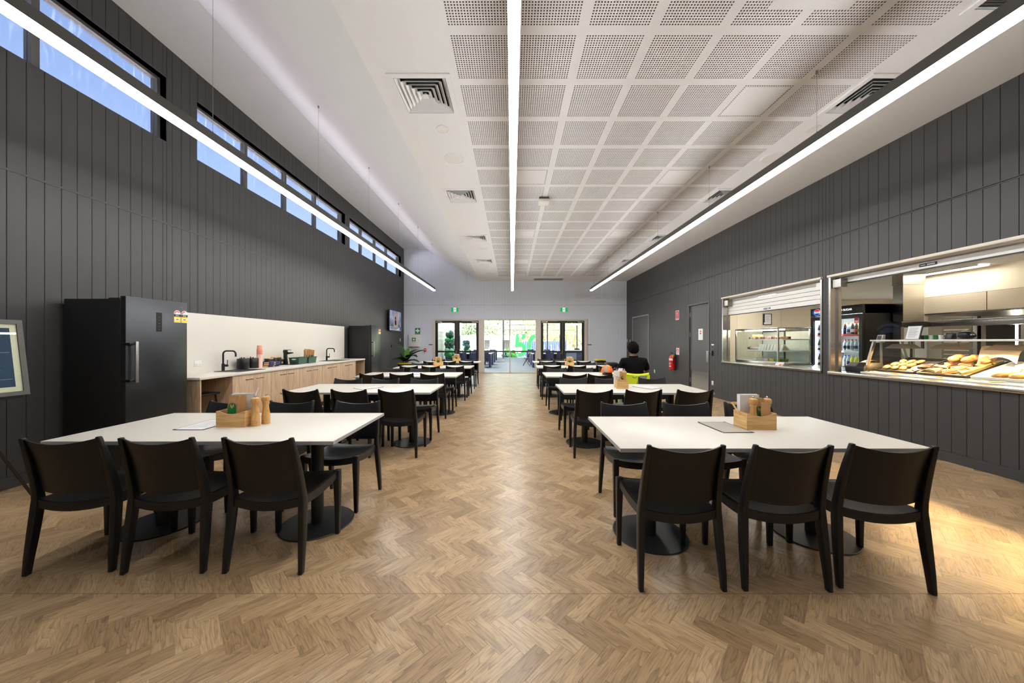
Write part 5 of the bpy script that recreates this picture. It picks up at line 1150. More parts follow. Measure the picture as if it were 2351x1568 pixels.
for z, kinds, lbl, grp in rows:
    for k in range(6): bottle(fx0+.1, fy0+.40-.068*k+R.uniform(-.004, .004), z, *kinds[k % len(kinds)], lbl+', near door, %s from the hinge' % NTH[k], grp+' near door')
    for k in range(5): bottle(fx0+.1, fy1-.08-.075*k+R.uniform(-.004, .004), z, clear_ if k % 2 else dark_, [blue_, M['plastic'], M['red']][k % 3], [M['paper'], blue_, lime, M['yellowp']][k % 4], lbl+', far door, %s from the far side' % NTH[k], grp+' far door')

# receipt terminal, card reader
t = T('cash_register', 'black receipt till with a grey keypad on the servery sill', 'till', (5.28, 5.16, .9)); q = lambda x0, x1, y0, y1, z: [(x0, y0, z), (x1, y0, z), (x1, y1, z), (x0, y1, z)]
part('body', MB().bar([q(5.14, 5.46, 4.99, 5.27, .902), q(5.14, 5.46, 4.99, 5.27, .98), q(5.2, 5.44, 5.01, 5.25, 1.045)]), 'blackmetal', t, bevel=.008)
part('keypad', MB().add([(5.147, 5.11, .992), (5.147, 5.25, .992), (5.192, 5.24, 1.043), (5.192, 5.11, 1.043)], [(0, 1, 2, 3)]), 'alu', t); part('paper_slot', MB().add([(5.147, 5.02, .992), (5.147, 5.09, .992), (5.192, 5.09, 1.043), (5.192, 5.02, 1.043)], [(0, 1, 2, 3)]), 'fridgeside', t)
part('receipt', MB().sheet(lambda u, v: (5.24+.15*v, 5.03+.1*u, 1.052+.03*math.sin(v*2.4)), 2, 6), 'paper', t, smooth=60)
# hot food cabinet
by0, by1, bz = 2.2, 5.03, .9
def gx(z, z0=.91, z1=1.36): return 5.175+(z-z0)/(z1-z0)*.13
t = T('hot_food_cabinet', 'long slanted glass hot food cabinet glowing on the servery sill', 'food cabinet', (5.5, 3.6, .9))
part('well', MB().box(5.23, 5.84, by0, by1-.03, bz+.001, bz+.03), 'plastic', t)
part('front_ledge', MB().box(5.10, 5.23, by0, by1-.03, bz+.001, bz+.02), 'plastic', t, bevel=.003)
part('top_shelf', MB().box(5.28, 5.74, by0, by1+.01, 1.362, 1.385), 'plastic', t, bevel=.004)
for y in (by1-.03, 2.3):
    e = MB(); xs2 = ((gx(.92), .92), (gx(1.36), 1.36)); e.bar([[(xs2[k][0]-.018, y-.012, xs2[k][1]), (xs2[k][0]+.018, y-.012, xs2[k][1]), (xs2[k][0]+.018, y+.012, xs2[k][1]), (xs2[k][0]-.018, y+.012, xs2[k][1])] for k in (0, 1)])
    part('front_post', e, 'steel', t); e = MB()
    e.bar([[(x-.018, y-.012, z), (x+.018, y-.012, z), (x+.018, y+.012, z), (x-.018, y+.012, z)] for x, z in ((5.83, .92), (5.70, 1.36))]); part('rear_post', e, 'steel', t)
for a, b_ in ((2.315, 3.897), (3.903, by1-.045)):
    part('front_pane', MB().prism([(gx(.925), .925), (gx(.925)+.006, .925), (gx(1.355)+.006, 1.355), (gx(1.355), 1.355)], 1, a, b_), 'sglass', t)
part('end_pane', MB().prism([(gx(.925)+.02, .925), (5.81, .925), (5.69, 1.355), (gx(1.355)+.02, 1.355)], 1, by1-.033, by1-.027), 'sglass', t)
for k, yl in enumerate((4.80, 4.28, 3.76, 3.24, 2.72)):
    z = 1.262; rf = part('heat_lamp', MB().add([(5.50+sx*w, yl+sy*l, zz) for zz, w, l in ((z+.062, .03, .11), (z, .085, .165)) for sx, sy in ((-1, -1), (1, -1), (1, 1), (-1, 1))], [(0, 1, 2, 3)]+[(i, 4+i, 4+(i+1) % 4, (i+1) % 4) for i in range(4)]), 'alu', t)
    part('lamp_stem', MB().cyl((5.5, yl-.08, z+.062), (5.5, yl-.08, 1.362), .016, n=8), 'alu', rf); part('bulb', MB().cyl((5.5, yl-.1, z+.02), (5.5, yl+.1, z+.02), .007, n=8), 'warm', rf)
    la = bpy.data.objects.new('heat_lamp_glow', bpy.data.lights.new('heat_lamp_glow', 'AREA')); COL.objects.link(la); la.parent = rf; la.location = Vector((5.5, yl, z+.03))-wloc(rf); la.data.shape = 'RECTANGLE'; la.data.size = .04; la.data.size_y = .22
    la.data.energy = 28; la.data.color = (1, .56, .21); la.rotation_euler = (0, math.radians(34), 0)
tray = pm('dark_tray', (34, 32, 30), .35); foilm = pm('crumpled_wrap', (222, 216, 204), .22, nz=.2, ns=40, bump=.8); crust = pm('pastry_crust', (206, 160, 104), .5, nz=.5, ns=40); pinkf = pm('ham_slice', (200, 112, 92), .5, nz=.5, ns=30); choc = pm('brownie', (46, 34, 32), .5, nz=.3, ns=60)
TA = math.radians(19)                      # the trays lean towards the diners
def on_tray(u, v=0): return (5.27+u*math.cos(TA)-v*math.sin(TA), .934+u*math.sin(TA)+v*math.cos(TA))
for k, (y, s) in enumerate(((4.72, .24), (4.2, .24), (3.66, .26), (3.1, .26), (2.6, .22))):
    tr = T('food_tray', 'dark leaning food tray in the hot cabinet, %s from the till' % ordn[k], 'tray', (5.27, y, .934), 0, 'hot food trays'); tr.rotation_euler = (0, -TA, 0); m_ = tray if k != 2 else 'plastic'
    part('tray_base', MB().box(.01, .51, -s+.012, s-.012, 0, .006), m_, tr, local=True); rm = MB()
    for q_ in ((0, .014, -s, s), (.51, .524, -s, s), (.014, .51, -s, -s+.012), (.014, .51, s-.012, s)): rm.box(*q_, 0, .03)
    part('tray_rim', rm, m_, tr, local=True)
    part('tray_stand', MB().box(.40, .46, -s+.05, s-.05, -.12, -.002), 'steel', tr, local=True)
pu, pz = on_tray(.2, .007)
pl = T('cake_plate', 'cream oval plate holding a dark brownie slab in the hot cabinet', 'plate', (pu, 4.5, pz)); pl.rotation_euler = (0, -TA, 0)
part('plate', MB().lathe([(.06, 0), (.075, .001), (.125, .014), (.128, .017), (.075, .007), (0, .006)], n=28), wrapm, pl, smooth=40, local=True)
o = one('brownie_slab', MB().box(-.06, .06, -.055, .055, 0, .034), choc, 'dark brownie slab on the cream plate', 'brownie', bevel=.006); o.location = (pu-.003, 4.5, pz+.0075); o.rotation_euler = (0, -TA, .3)
def lump(nm, x, y, z, r, sc, m_, lbl, cat, grp):
    mb = MB().ball((0, 0, r*sc[2]), r, 12, 8, sc)
    for p in mb.v: p += Vector((R.uniform(-1, 1), R.uniform(-1, 1), R.uniform(-.4, .6)))*r*.1
    t = one(nm, mb, m_, lbl, cat, grp, smooth=70); t.location = (x, y, z); t.rotation_euler = (0, 0, R.uniform(0, 3)); return t
def laid(o, u, y, v=.007): x_, z_ = on_tray(u, v); o.location = (x_, y, z_); o.rotation_euler = (0, -TA, R.uniform(-.6, .6)); return o
for k in range(9): laid(lump('pastry', 0, 0, 0, .042, (1.4, .8, .55), crust, 'golden pastry on the tray nearest the till, %s row, %s from the front' % (NTH[k//3], NTH[k%3]), 'pastry', 'pastries by the till'), .10+.125*(k % 3), 4.68+.1*(k // 3))
def sandwich(u, y, lbl, grp):
    t = T('sandwich', lbl, 'sandwich', (0, 0, 0), 0, grp); laid(t, u, y); tri = [(-.06, -.05), (.06, -.05), (.0, .055)]; sh = lambda s: [(p[0]*s, p[1]*s) for p in tri]
    part('lower_bread', MB().prism(tri, 2, 0, .016), crust, t, local=True); part('ham', MB().prism(sh(1.08), 2, .0162, .026), pinkf, t, local=True); part('salad_leaf', MB().prism(sh(1.12), 2, .0262, .03), [M['leafprint'], cake[3]][R.random() < .5], t, local=True); part('upper_bread', MB().prism(tri, 2, .0302, .046), crust, t, bevel=.004, local=True)
for k in range(12): sandwich(.09+.115*(k % 4), 4.04+.15*(k // 4)+R.uniform(-.01, .01), 'ham sandwich triangle in the second tray, %s row, %s from the front' % (NTH[k//4], NTH[k%4]), 'ham sandwiches')
for k in range(6): laid(lump('bread_roll', 0, 0, 0, .05, (1.3, .9, .75), crust, 'brown bread roll over the back of the second tray, %s from the camera' % NTH[k], 'bread roll', 'bread rolls at the back'), .36+.06*(k % 2), 4.03+.14*(k // 2), .056)
for tr_, y0_, w_ in (('third', 3.46, .13), ('fourth', 2.9, .13), ('fifth', 2.45, .1)):
    for k in range(12): laid(lump('wrapped_bundle', 0, 0, 0, .062, (1.25, .9, .5), foilm if k % 4 else crust, 'crumpled film-wrapped bundle in the %s tray, %s row, %s from the front' % (tr_, NTH[k//4], NTH[k%4]), 'bundle', 'wrapped bundles in the %s tray' % tr_), .09+.12*(k % 4), y0_+w_*(k // 4))
for k, (y, w_) in enumerate(((3.95, .16), (3.36, .2))):
    t = laid(T('paper_sheet', 'loose baking paper at the back of the hot cabinet, %s from the till' % ordn[k], 'paper', (0, 0, 0)), .36, y, .06); t.rotation_euler = (0, -TA, .1)
    part('sheet', MB().sheet(lambda u, v: (.14*v+.015*math.sin(u*7), -w_+2*w_*u, .12*v+.03*math.sin(u*5+v*3)+.05*math.sin(PI*u)), 10, 6), wrapm, t, smooth=60, local=True)
for k in range(7): lump('flat_slice', 5.165+.015*(k % 2), 4.86-.3*k*.8, .9205, .036, (.8, 1.6, .2), crust if k % 2 else wrapm, 'flat slice on the front ledge of the hot cabinet, %s from the till' % NTH[k], 'food', 'slices on the front ledge')
t = T('menu_stand', 'acrylic menu stand with a printed sheet on top of the hot cabinet', 'menu stand', (5.5, 4.66, 1.385)); rz = -.12
sx = lambda s, z: (5.46+.05*z/.2, 4.66+s, 1.386+z)
part('stand', MB().add([sx(-.085, 0), sx(.085, 0), sx(.085, .19), sx(-.085, .19)]+[(p[0]+.012, p[1], p[2]) for p in (sx(-.085, 0), sx(.085, 0), sx(.085, .19), sx(-.085, .19))], [(0, 1, 2, 3), (4, 7, 6, 5), (0, 4, 5, 1), (1, 5, 6, 2), (2, 6, 7, 3), (3, 7, 4, 0)]), 'black', t)
p_ = lambda s, z, o=.002: (sx(s, z)[0]-o, sx(s, z)[1], sx(s, z)[2])
part('printed_sheet', MB().quad(p_(-.075, .008), p_(.08, .008), p_(.08, .182), p_(-.075, .182)), 'paper', t)
pr = MB()
for k in range(9): pr.quad(p_(-.05+.01*(k % 3), .155-.015*k, .003), p_(.055, .155-.015*k, .003), p_(.055, .159-.015*k, .003), p_(-.05+.01*(k % 3), .159-.015*k, .003))
part('print', pr, 'ink', t)
t = T('card_reader', 'small silver card reader on a stalk at the till end of the hot cabinet', 'card reader', (5.48, 5.06, .9)); part('stalk', MB().box(5.50, 5.52, 5.085, 5.105, .901, 1.34), 'alu', t); part('head', MB().bar([[(5.46, 5.05, 1.34), (5.52, 5.05, 1.34), (5.52, 5.13, 1.34), (5.46, 5.13, 1.34)], [(5.49, 5.05, 1.46), (5.53, 5.05, 1.46), (5.53, 5.13, 1.46), (5.49, 5.13, 1.46)]]), 'alu', t, bevel=.006); part('screen', MB().add([(5.463, 5.06, 1.365), (5.463, 5.12, 1.365), (5.486, 5.12, 1.445), (5.486, 5.06, 1.445)], [(0, 1, 2, 3)]), 'black', t)
for k in range(4):
    o = one('paper_cup', MB().lathe([(.016, 0), (.023, .056), (.024, .058), (.022, .056), (.015, .003)], n=16), 'plastic' if k % 2 else 'leafprint', 'small %s paper cup on top of the hot cabinet, %s from the menu stand' % (('green', 'white')[k % 2], NTH[k]), 'cup', 'small cups on the hot cabinet', smooth=40); o.location = (5.62, 4.63-.052*k, 1.386)
lump('cap', 5.62, 4.22, 1.386, .075, (1, 1.1, .7), M['black'], 'black cap lying on top of the hot cabinet', 'cap', None).name = 'baseball_cap'
part('peak', MB().sheet(lambda u, v: (-.07-.05*v*math.sin(PI*u), -.06+.12*u, .005), 8, 3, (0, 0, .004)), 'black', bpy.data.objects['baseball_cap'], local=True)
part('emblem', MB().ball((-.07, .0, .055), .010, 8, 6, (.4, 2.2, .6)), 'plastic', bpy.data.objects['baseball_cap'], local=True)
one('condiment_box', MB().bar([q(5.58, 5.66, 4.335, 4.415, 1.386), q(5.60, 5.66, 4.34, 4.41, 1.475)]), 'black', 'black upright caddy box on top of the hot cabinet', 'box', bevel=.012, at=(5.62, 4.375, 1.386))
# duct, gantry shelf, hood
t = T('stainless_duct', 'square stainless duct column rising to the kitchen ceiling', 'duct', (6.62, 5.72, 1.69)); part('casing', MB().box(6.45, 6.80, 5.63, 5.78, 1.695, 2.30), 'steel', t); part('upper_casing', MB().box(6.44, 6.81, 5.62, 5.785, 2.30, 2.499), 'steel', t)
rv = MB()
for z in (2.33, 2.46): rv.ball((6.438, 5.7, z), .006, 6, 4)
part('rivets', rv, 'steeldk', t)['kind'] = 'stuff'
part('support_leg', MB().box(6.45, 6.5, 5.66, 5.77, 0, 1.60), 'steel', t)
t = T('gantry_shelf', 'long stainless gantry shelf over the kitchen pass', 'shelf', (6.8, 4.2, 1.6)); part('shelf_plate', MB().box(6.80, 7.12, 2.6, 6.05, 1.60, 1.694), 'steel', t, bevel=.003)
for y in (2.9, 4.4, 5.9): part('upright', MB().box(6.9, 6.94, y-.02, y+.02, 0, 1.6), 'steel', t)
one('pass_bench', MB().box(6.8, 7.4, 2.6, 5.6, .86, .9).box(6.84, 7.36, 2.64, 5.56, .1, .14), 'steel', 'stainless kitchen pass bench under the gantry shelf', 'bench', at=(7.1, 4.1, .86))
for y in (2.7, 5.5):
    for x in (6.86, 7.34): part('leg', MB().cyl((x, y, 0), (x, y, .86), .02, n=10), 'steel', bpy.data.objects['pass_bench'])
M['filter'] = pm('filter_mesh', (196, 184, 164), .45, metal=.25, nz=.25, ns=220)
t = T('extraction_hood', 'wide stainless extraction hood with perforated filter panels', 'hood', (7.9, 4.3, 1.8)); part('shell', MB().box(7.2, 8.7, 2.4, 6.11, 1.815, 2.126), 'steeldk', t)
for k in range(4): part('filter_panel', MB().box(7.19, 7.2, 6.1-.93*(k+1)+.006, 6.1-.93*k-.006, 1.84, 2.12), M['filter'], t)
part('lower_lip', MB().box(7.18, 7.2, 2.4, 6.11, 1.815, 1.838), 'steel', t)
part('strip_edge', MB().box(7.17, 7.2, 5.95, 6.06, 1.70, 2.0), 'cream', t)
t = T('ceiling_strip_light', 'bright strip light on the kitchen ceiling', 'light', (6.95, 5.6, 2.48)); part('diffuser', MB().box(6.88, 7.03, 5.05, 6.05, 2.482, 2.4985), 'kitlamp', t); part('rim', MB().box(6.86, 6.88, 5.03, 6.07, 2.478, 2.4985).box(7.03, 7.05, 5.03, 6.07, 2.478, 2.4985), 'plastic', t)
for x, y, n in ((6.2, 8.3, 'above the display cabinet'), (9.6, 7.6, 'over the far corner of the kitchen'), (6.3, 2.2, 'over the camera end of the kitchen'), (9.8, 3.5, 'beyond the hood')):  # unseen panels added to brighten the kitchen behind the servery
    t = T('added_fill_panel', 'added unseen kitchen fill panel '+n, 'light', (x, y, 2.48)); part('diffuser', MB().box(x-.28, x+.28, y-.28, y+.28, 2.485, 2.4985), 'kitlamp', t); part('rim', MB().box(x-.3, x+.3, y-.3, y-.28, 2.48, 2.4985).box(x-.3, x+.3, y+.28, y+.3, 2.48, 2.4985).box(x-.3, x-.28, y-.28, y+.28, 2.48, 2.4985).box(x+.28, x+.3, y-.28, y+.28, 2.48, 2.4985), 'plastic', t)
# back line of kitchen equipment
def equip(nm, x, y0, y1, z1, m_, lbl, cat): 
    t = T(nm, lbl, cat, (x+.35, (y0+y1)/2, 0)); part('casing', MB().box(x, x+.7, y0, y1, .02, z1), m_, t, bevel=.008); return t
t = equip('combi_oven', 9.2, 5.9, 6.7, 1.95, 'steeldk', 'stainless combi oven with a dark touch panel in the kitchen', 'oven'); part('control_panel', MB().box(9.19, 9.2, 5.92, 6.12, 1.1, 1.9), 'black', t)
part('touch_screen', MB().box(9.186, 9.19, 5.95, 6.08, 1.42, 1.66), emit('oven_screen', (.5, .6, .85), .5), t); ic = MB()
for k in range(9): ic.box(9.184, 9.186, 5.96+.04*(k % 3), 5.985+.04*(k % 3), 1.44+.075*(k // 3), 1.475+.075*(k // 3))
part('screen_icons', ic, emit('oven_icons', (1, 1, 1), .8), t); part('oven_window', MB().box(9.19, 9.2, 6.18, 6.62, 1.1, 1.8), 'fridgeside', t)
rk = part('oven_racks', MB().box(9.186, 9.19, 6.2, 6.23, 1.15, 1.75), 'caselamp', t)  # one upright glowing strip in the oven window, brightness made emissive
t = equip('tall_cabinet', 9.2, 4.9, 5.85, 2.0, 'steel', 'tall stainless cabinet beside the kitchen oven', 'cabinet'); part('door_gap', MB().box(9.196, 9.2, 5.36, 5.375, .1, 1.95), 'black', t)
t = equip('glass_oven', 9.2, 6.75, 7.55, 1.95, 'alu', 'glass-fronted oven with bright racks in the kitchen', 'oven'); part('glass_door', MB().box(9.19, 9.2, 6.82, 7.3, .9, 1.85), 'steeldk', t); rk = MB()
for k in range(10): rk.box(9.185, 9.19, 6.86, 7.26, 1.0+.085*k, 1.015+.085*k)
part('oven_racks', rk, 'chrome', t)
t = equip('white_freezer', 9.3, 7.65, 8.5, 1.72, 'plastic', 'white upright freezer in the far kitchen corner', 'freezer'); part('door_handle', MB().box(9.27, 9.3, 7.7, 7.74, 1.2, 1.5), 'black', t)
w5 = T('window_5', 'small bright kitchen window beyond the freezer', 'window', (8.6, KY1-.01, 1.6), kind='structure'); part('frame', MB().box(9.02, 9.06, KY1-.03, KY1-.001, 1.3, 1.95).box(9.5, 9.54, KY1-.03, KY1-.001, 1.3, 1.95).box(9.06, 9.5, KY1-.03, KY1-.001, 1.91, 1.95).box(9.06, 9.5, KY1-.03, KY1-.001, 1.3, 1.34), 'blackdoor', w5); part('daylit_pane', MB().box(9.06, 9.5, KY1-.012, KY1-.006, 1.34, 1.91), emit('window_daylight', (.8, .95, .85), 1.1), w5)
t = T('track_spotlight', 'small kitchen spotlight aimed at the bulkhead, camera end of the kitchen', 'light', (6.3, 3.3, 2.42)); aim = Vector((7.2, 4.35, 2.30))-Vector((6.3, 3.3, 2.42))
part('head', MB().cyl(Vector((6.3, 3.3, 2.42))-aim.normalized()*.1, (6.3, 3.3, 2.42), .04, n=16), 'black', t, smooth=40); part('stem', MB().cyl((6.27, 3.26, 2.44), (6.27, 3.26, 2.499), .012, n=8), 'black', t)
sp_ = bpy.data.objects.new('spot_beam', bpy.data.lights.new('spot_beam', 'SPOT')); COL.objects.link(sp_); sp_.parent = t; sp_.location = aim.normalized()*.015; sp_.rotation_euler = aim.to_track_quat('-Z', 'Y').to_euler()
sp_.data.energy = 70; sp_.data.color = (1, .85, .62); sp_.data.spot_size = math.radians(75); sp_.data.spot_blend = .12; sp_.data.shadow_soft_size = .02
# ------------------------------------------------------------------ seated person, back to the camera
def skinned(name, nodes, links, m_, par, sub=2):
    """one continuous surface grown over a joint graph; nodes: name -> (x, y, z, rx, ry)"""
    ks = list(nodes); me = bpy.data.meshes.new(name); off = wloc(par)
    me.from_pydata([Vector(nodes[k][:3])-off for k in ks], [(ks.index(a), ks.index(b)) for a, b in links], []); me.materials.append(M[m_])
    o = bpy.data.objects.new(name, me); COL.objects.link(o); o.parent = par
    md = o.modifiers.new('skin', 'SKIN'); md.use_smooth_shade = True
    for i, k in enumerate(ks): v = me.skin_vertices[0].data[i]; v.radius = nodes[k][3:5]; v.use_root = i == 0
    o.modifiers.new('sub', 'SUBSURF').levels = sub; o.modifiers['sub'].render_levels = sub
    return o
PX_ = 2.20
per_ = T('person', 'person in a black polo shirt seated with their back to the camera', 'person', (PX_, 6.08, 0))
N = {'pelvis': (PX_, 6.09, .545, .145, .115), 'belly': (PX_, 6.09, .68, .145, .11), 'chest': (PX_, 6.13, .86, .165, .115), 'upper': (PX_, 6.16, .985, .13, .09), 'neckbase': (PX_, 6.18, 1.055, .07, .065), 'neck': (PX_, 6.195, 1.11, .056, .058),
     'jaw': (PX_, 6.215, 1.165, .066, .075), 'skull': (PX_, 6.215, 1.235, .077, .092), 'crown': (PX_, 6.21, 1.295, .055, .07)}
Lk = [('pelvis', 'belly'), ('belly', 'chest'), ('chest', 'upper'), ('upper', 'neckbase'), ('neckbase', 'neck'), ('neck', 'jaw'), ('jaw', 'skull'), ('skull', 'crown')]
for s, n_ in ((-1, 'l'), (1, 'r')):
    X = lambda d: PX_+s*d
    N.update({'sh'+n_: (X(.185), 6.165, 1.0, .062, .062), 'up'+n_: (X(.225), 6.18, .90, .05, .05), 'el'+n_: (X(.262), 6.22, .80, .042, .042), 'fo'+n_: (X(.20), 6.34, .782, .036, .036), 'wr'+n_: (X(.13), 6.46, .772, .026, .022), 'pa'+n_: (X(.10), 6.53, .768, .034, .018),
              'hi'+n_: (X(.095), 6.15, .525, .085, .08), 'kn'+n_: (X(.12), 6.54, .52, .058, .058), 'sn'+n_: (X(.12), 6.55, .30, .05, .05), 'an'+n_: (X(.12), 6.56, .09, .036, .038), 'he'+n_: (X(.12), 6.55, .045, .035, .035), 'to'+n_: (X(.125), 6.72, .035, .038, .026)})
    Lk += [('upper', 'sh'+n_), ('sh'+n_, 'up'+n_), ('up'+n_, 'el'+n_), ('el'+n_, 'fo'+n_), ('fo'+n_, 'wr'+n_), ('wr'+n_, 'pa'+n_), ('pelvis', 'hi'+n_), ('hi'+n_, 'kn'+n_), ('kn'+n_, 'sn'+n_), ('sn'+n_, 'an'+n_), ('an'+n_, 'he'+n_), ('he'+n_, 'to'+n_)]
    for k, (a, ln) in enumerate(((-.75, .05), (-.28, .078), (-.05, .085), (.15, .08), (.36, .062))):
        dx, dy = math.sin(a*s*-1-.45*s), math.cos(a*s*-1-.45*s); b = (X(.10)+dx*.03, 6.53+dy*.03, .768)
        N['f%d%s' % (k, n_)] = (b[0]+dx*ln*.5, b[1]+dy*ln*.5, .772, .0095, .0095); N['g%d%s' % (k, n_)] = (b[0]+dx*ln, b[1]+dy*ln, .752, .008, .008)
        Lk += [('pa'+n_, 'f%d%s' % (k, n_)), ('f%d%s' % (k, n_), 'g%d%s' % (k, n_))]
body = skinned('body', N, Lk, 'skin', per_)
def wear(name, ks, grow, m_, extra=None):
    nn = {k: (*N[k][:3], N[k][3]+grow, N[k][4]+grow) for k in ks}; nn.update(extra or {})
    return skinned(name, nn, [l for l in Lk if l[0] in nn and l[1] in nn]+([('up'+c, 'cu'+c) for c in 'lr'] if extra else []), m_, per_)
wear('polo_shirt', ['belly', 'pelvis', 'chest', 'upper', 'neckbase', 'shl', 'shr', 'upl', 'upr'], .017, 'shirt', {'cu'+c: (PX_+s*.25, 6.205, .835, .062, .062) for s, c in ((-1, 'l'), (1, 'r'))})
part('collar', MB().lathe([(.085, 0), (.079, .045), (.073, .045), (.078, 0)], (PX_, 6.185, 1.055), 20), 'shirt', per_, smooth=50)
wear('trousers', ['pelvis', 'hil', 'hir', 'knl', 'knr', 'snl', 'snr', 'anl', 'anr'], .014, 'trouser')
for s in (-1, 1): part('boot', MB().ball((PX_+s*.122, 6.63, .05), .05, 14, 10, (.95, 2.3, .98)), 'black', per_, smooth=60)
hr = MB()
def scalp(u, v):
    a = 2*PI*u; e = -.9+(PI/2+.9)*v; c = math.cos(e); back = -math.sin(a)        # back of the head hangs lower
    e2 = e if e > 0 else e*(.12+.88*min(1, max(0, back*1.6))); wob = 1+.06*math.sin(a*9+e*5)*math.sin(e*11)+.05*math.sin(a*17+2)*(.4+max(0, e))
    return (PX_+.101*math.cos(e2)*math.cos(a)*wob, 6.205+.113*math.cos(e2)*math.sin(a)*wob, 1.232+(.120 if e2 > 0 else .112)*math.sin(e2)*wob)
part('hair', hr.sheet(scalp, 40, 16), 'hair', per_, smooth=60)
for s in (-1, 1):
    part('ear', MB().ball((PX_+s*.088, 6.215, 1.205), .026, 10, 8, (.4, .7, 1.15)), 'skin', per_, smooth=60)
    part('eye', MB().ball((PX_+s*.032, 6.296, 1.215), .013, 10, 8), 'paper', per_, smooth=60)
part('nose', MB().ball((PX_, 6.312, 1.185), .016, 10, 8, (.8, 1, 1.5)), 'skin', per_, smooth=60)
part('mouth', MB().ball((PX_, 6.298, 1.15), .02, 10, 6, (1.1, .4, .3)), pm('lips', (140, 76, 66), .5), per_, smooth=60)
part('glasses', MB().tube([(PX_-.093, 6.215, 1.215), (PX_-.085, 6.31, 1.215)], .003, 6).tube([(PX_+.093, 6.215, 1.215), (PX_+.085, 6.31, 1.215)], .003, 6).tube([(PX_+.035+.03*math.cos(k*PI/6), 6.318, 1.212+.024*math.sin(k*PI/6)) for k in range(13)], .003, 6).tube([(PX_-.035+.03*math.cos(k*PI/6), 6.318, 1.212+.024*math.sin(k*PI/6)) for k in range(13)], .003, 6), 'black', per_, smooth=60)
# hi-vis vest over the chair back
t = T('safety_vest', 'yellow safety vest with silver tape hanging over the back of the occupied chair', 'vest', (2.14, 5.83, .8)); yv = 5.815
def vest(u, v):
    x = 1.93+.42*u-(.05*(1-u))*v; return (x, yv+.028*math.sin(u*9+v*2)*(.3+v)*.6-.03*(1-(2*u-1)**2), .79-.46*v-.02*math.sin(u*PI)*(v < .01))
part('back_panel', MB().sheet(vest, 18, 12, (0, .004, 0)), 'hivis', t, smooth=60)
part('shoulder_fold', MB().sheet(lambda u, v: (1.95+.39*u, yv-.03*(1-(2*u-1)**2)+.05*v+.004, .792+.035*math.sin(PI*v)-.018*math.sin(PI*u)), 12, 5), 'hivis', t, smooth=60)
def tape(u, v): p = vest(.55+.34*u-.33*v, .02+.9*v); return (p[0], p[1]-.003, p[2])
part('silver_tape', MB().sheet(tape, 4, 12), 'silver', t, smooth=60)
part('side_flap', MB().sheet(lambda u, v: (1.78+.17*u+.03*v, yv+.02*math.sin(u*6), .62-.33*v), 6, 8, (0, .004, 0)), 'hivis', t, smooth=60)
part('flap_tape', MB().sheet(lambda u, v: (1.83+.12*u, yv-.004+.02*math.sin((.3+.6*u)*6), .39-.07*v), 6, 2), 'silver', t, smooth=60)
part('neck_emblem', MB().tube([(2.08+.035*math.cos(PI+PI*k/8), yv-.032, .765+.022*math.sin(PI+PI*k/8)) for k in range(9)], .004, 6), 'inkdk', t)

# ------------------------------------------------------------------ patio and beyond
structure('patio_floor', MB().box(-3.6, 12, YB+.2, 29.6, -.1, -.01), 'patio', 'blue-grey carpeted patio beyond the end wall')
ground = MB().add([(-90, 29.6, -.03), (90, 29.6, -.03), (90, 32, -.05), (-90, 32, -.05), (90, 46, -1.25), (-90, 46, -1.25), (160, 160, -1.4), (-160, 160, -1.4), (-90, 10, -.03), (-3.6, 10, -.03), (-3.6, 29.6, -.03), (12, 29.6, -.03), (12, 10, -.03), (90, 10, -.03)],
                  [(0, 1, 2, 3), (3, 2, 4, 5), (5, 4, 6, 7), (8, 9, 10, 0), (12, 13, 1, 11)])
structure('ground', ground, 'concrete', 'sunlit pale ground beyond the patio')
structure('roof_patio', MB().box(-2.1, 12, YB+.2, 29.4, 3.3, 3.45), 'plastic', 'pale patio roof shading the tables outside')
wg = structure('wall_wing', MB().box(-3.9, -3.32, YB+.2, 22.4, -.1, 5.2), 'greygap', 'white weatherboard wing beside the patio')
for k in range(26): part('weatherboard', MB().prism([(-3.32, k*.2), (-3.285, k*.2), (-3.31, k*.2+.2), (-3.32, k*.2+.2)], 1, YB+.2, 22.4), 'plastic', wg)
t = T('pergola', 'dark steel patio posts with two thin cross rails', 'pergola', (0, 27.6, 0))
for x, zt in ((-.70, 3.3), (2.86, 3.3), (5.25, 2.66)): part('post', MB().box(x-.055, x+.055, 27.55, 27.66, -.01, zt), 'doordk', t)
for z in (2.70, 2.29): part('rail', MB().box(-3.2, 5.25, 27.58, 27.63, z-.03, z+.03), 'alu', t)
part('gutter', MB().box(3.6, 5.4, 27.4, 27.7, 2.66, 2.76), 'plastic', t)
t = T('balustrade', 'thin wire balustrade along the patio edge', 'railing', (-1, 29.2, 0)); part('top_rail', MB().box(-3.2, 5.2, 29.18, 29.22, .86, .89), 'alu', t)
for k in range(8): part('post', MB().cyl((-3.2+1.2*k, 29.2, 0), (-3.2+1.2*k, 29.2, .87), .014, n=8), 'alu', t)
wires = MB()
for k in range(5): wires.cyl((-3.2, 29.2, .15+.14*k), (5.2, 29.2, .15+.14*k), .003, n=5)
part('wires', wires, 'alu', t)['kind'] = 'stuff'
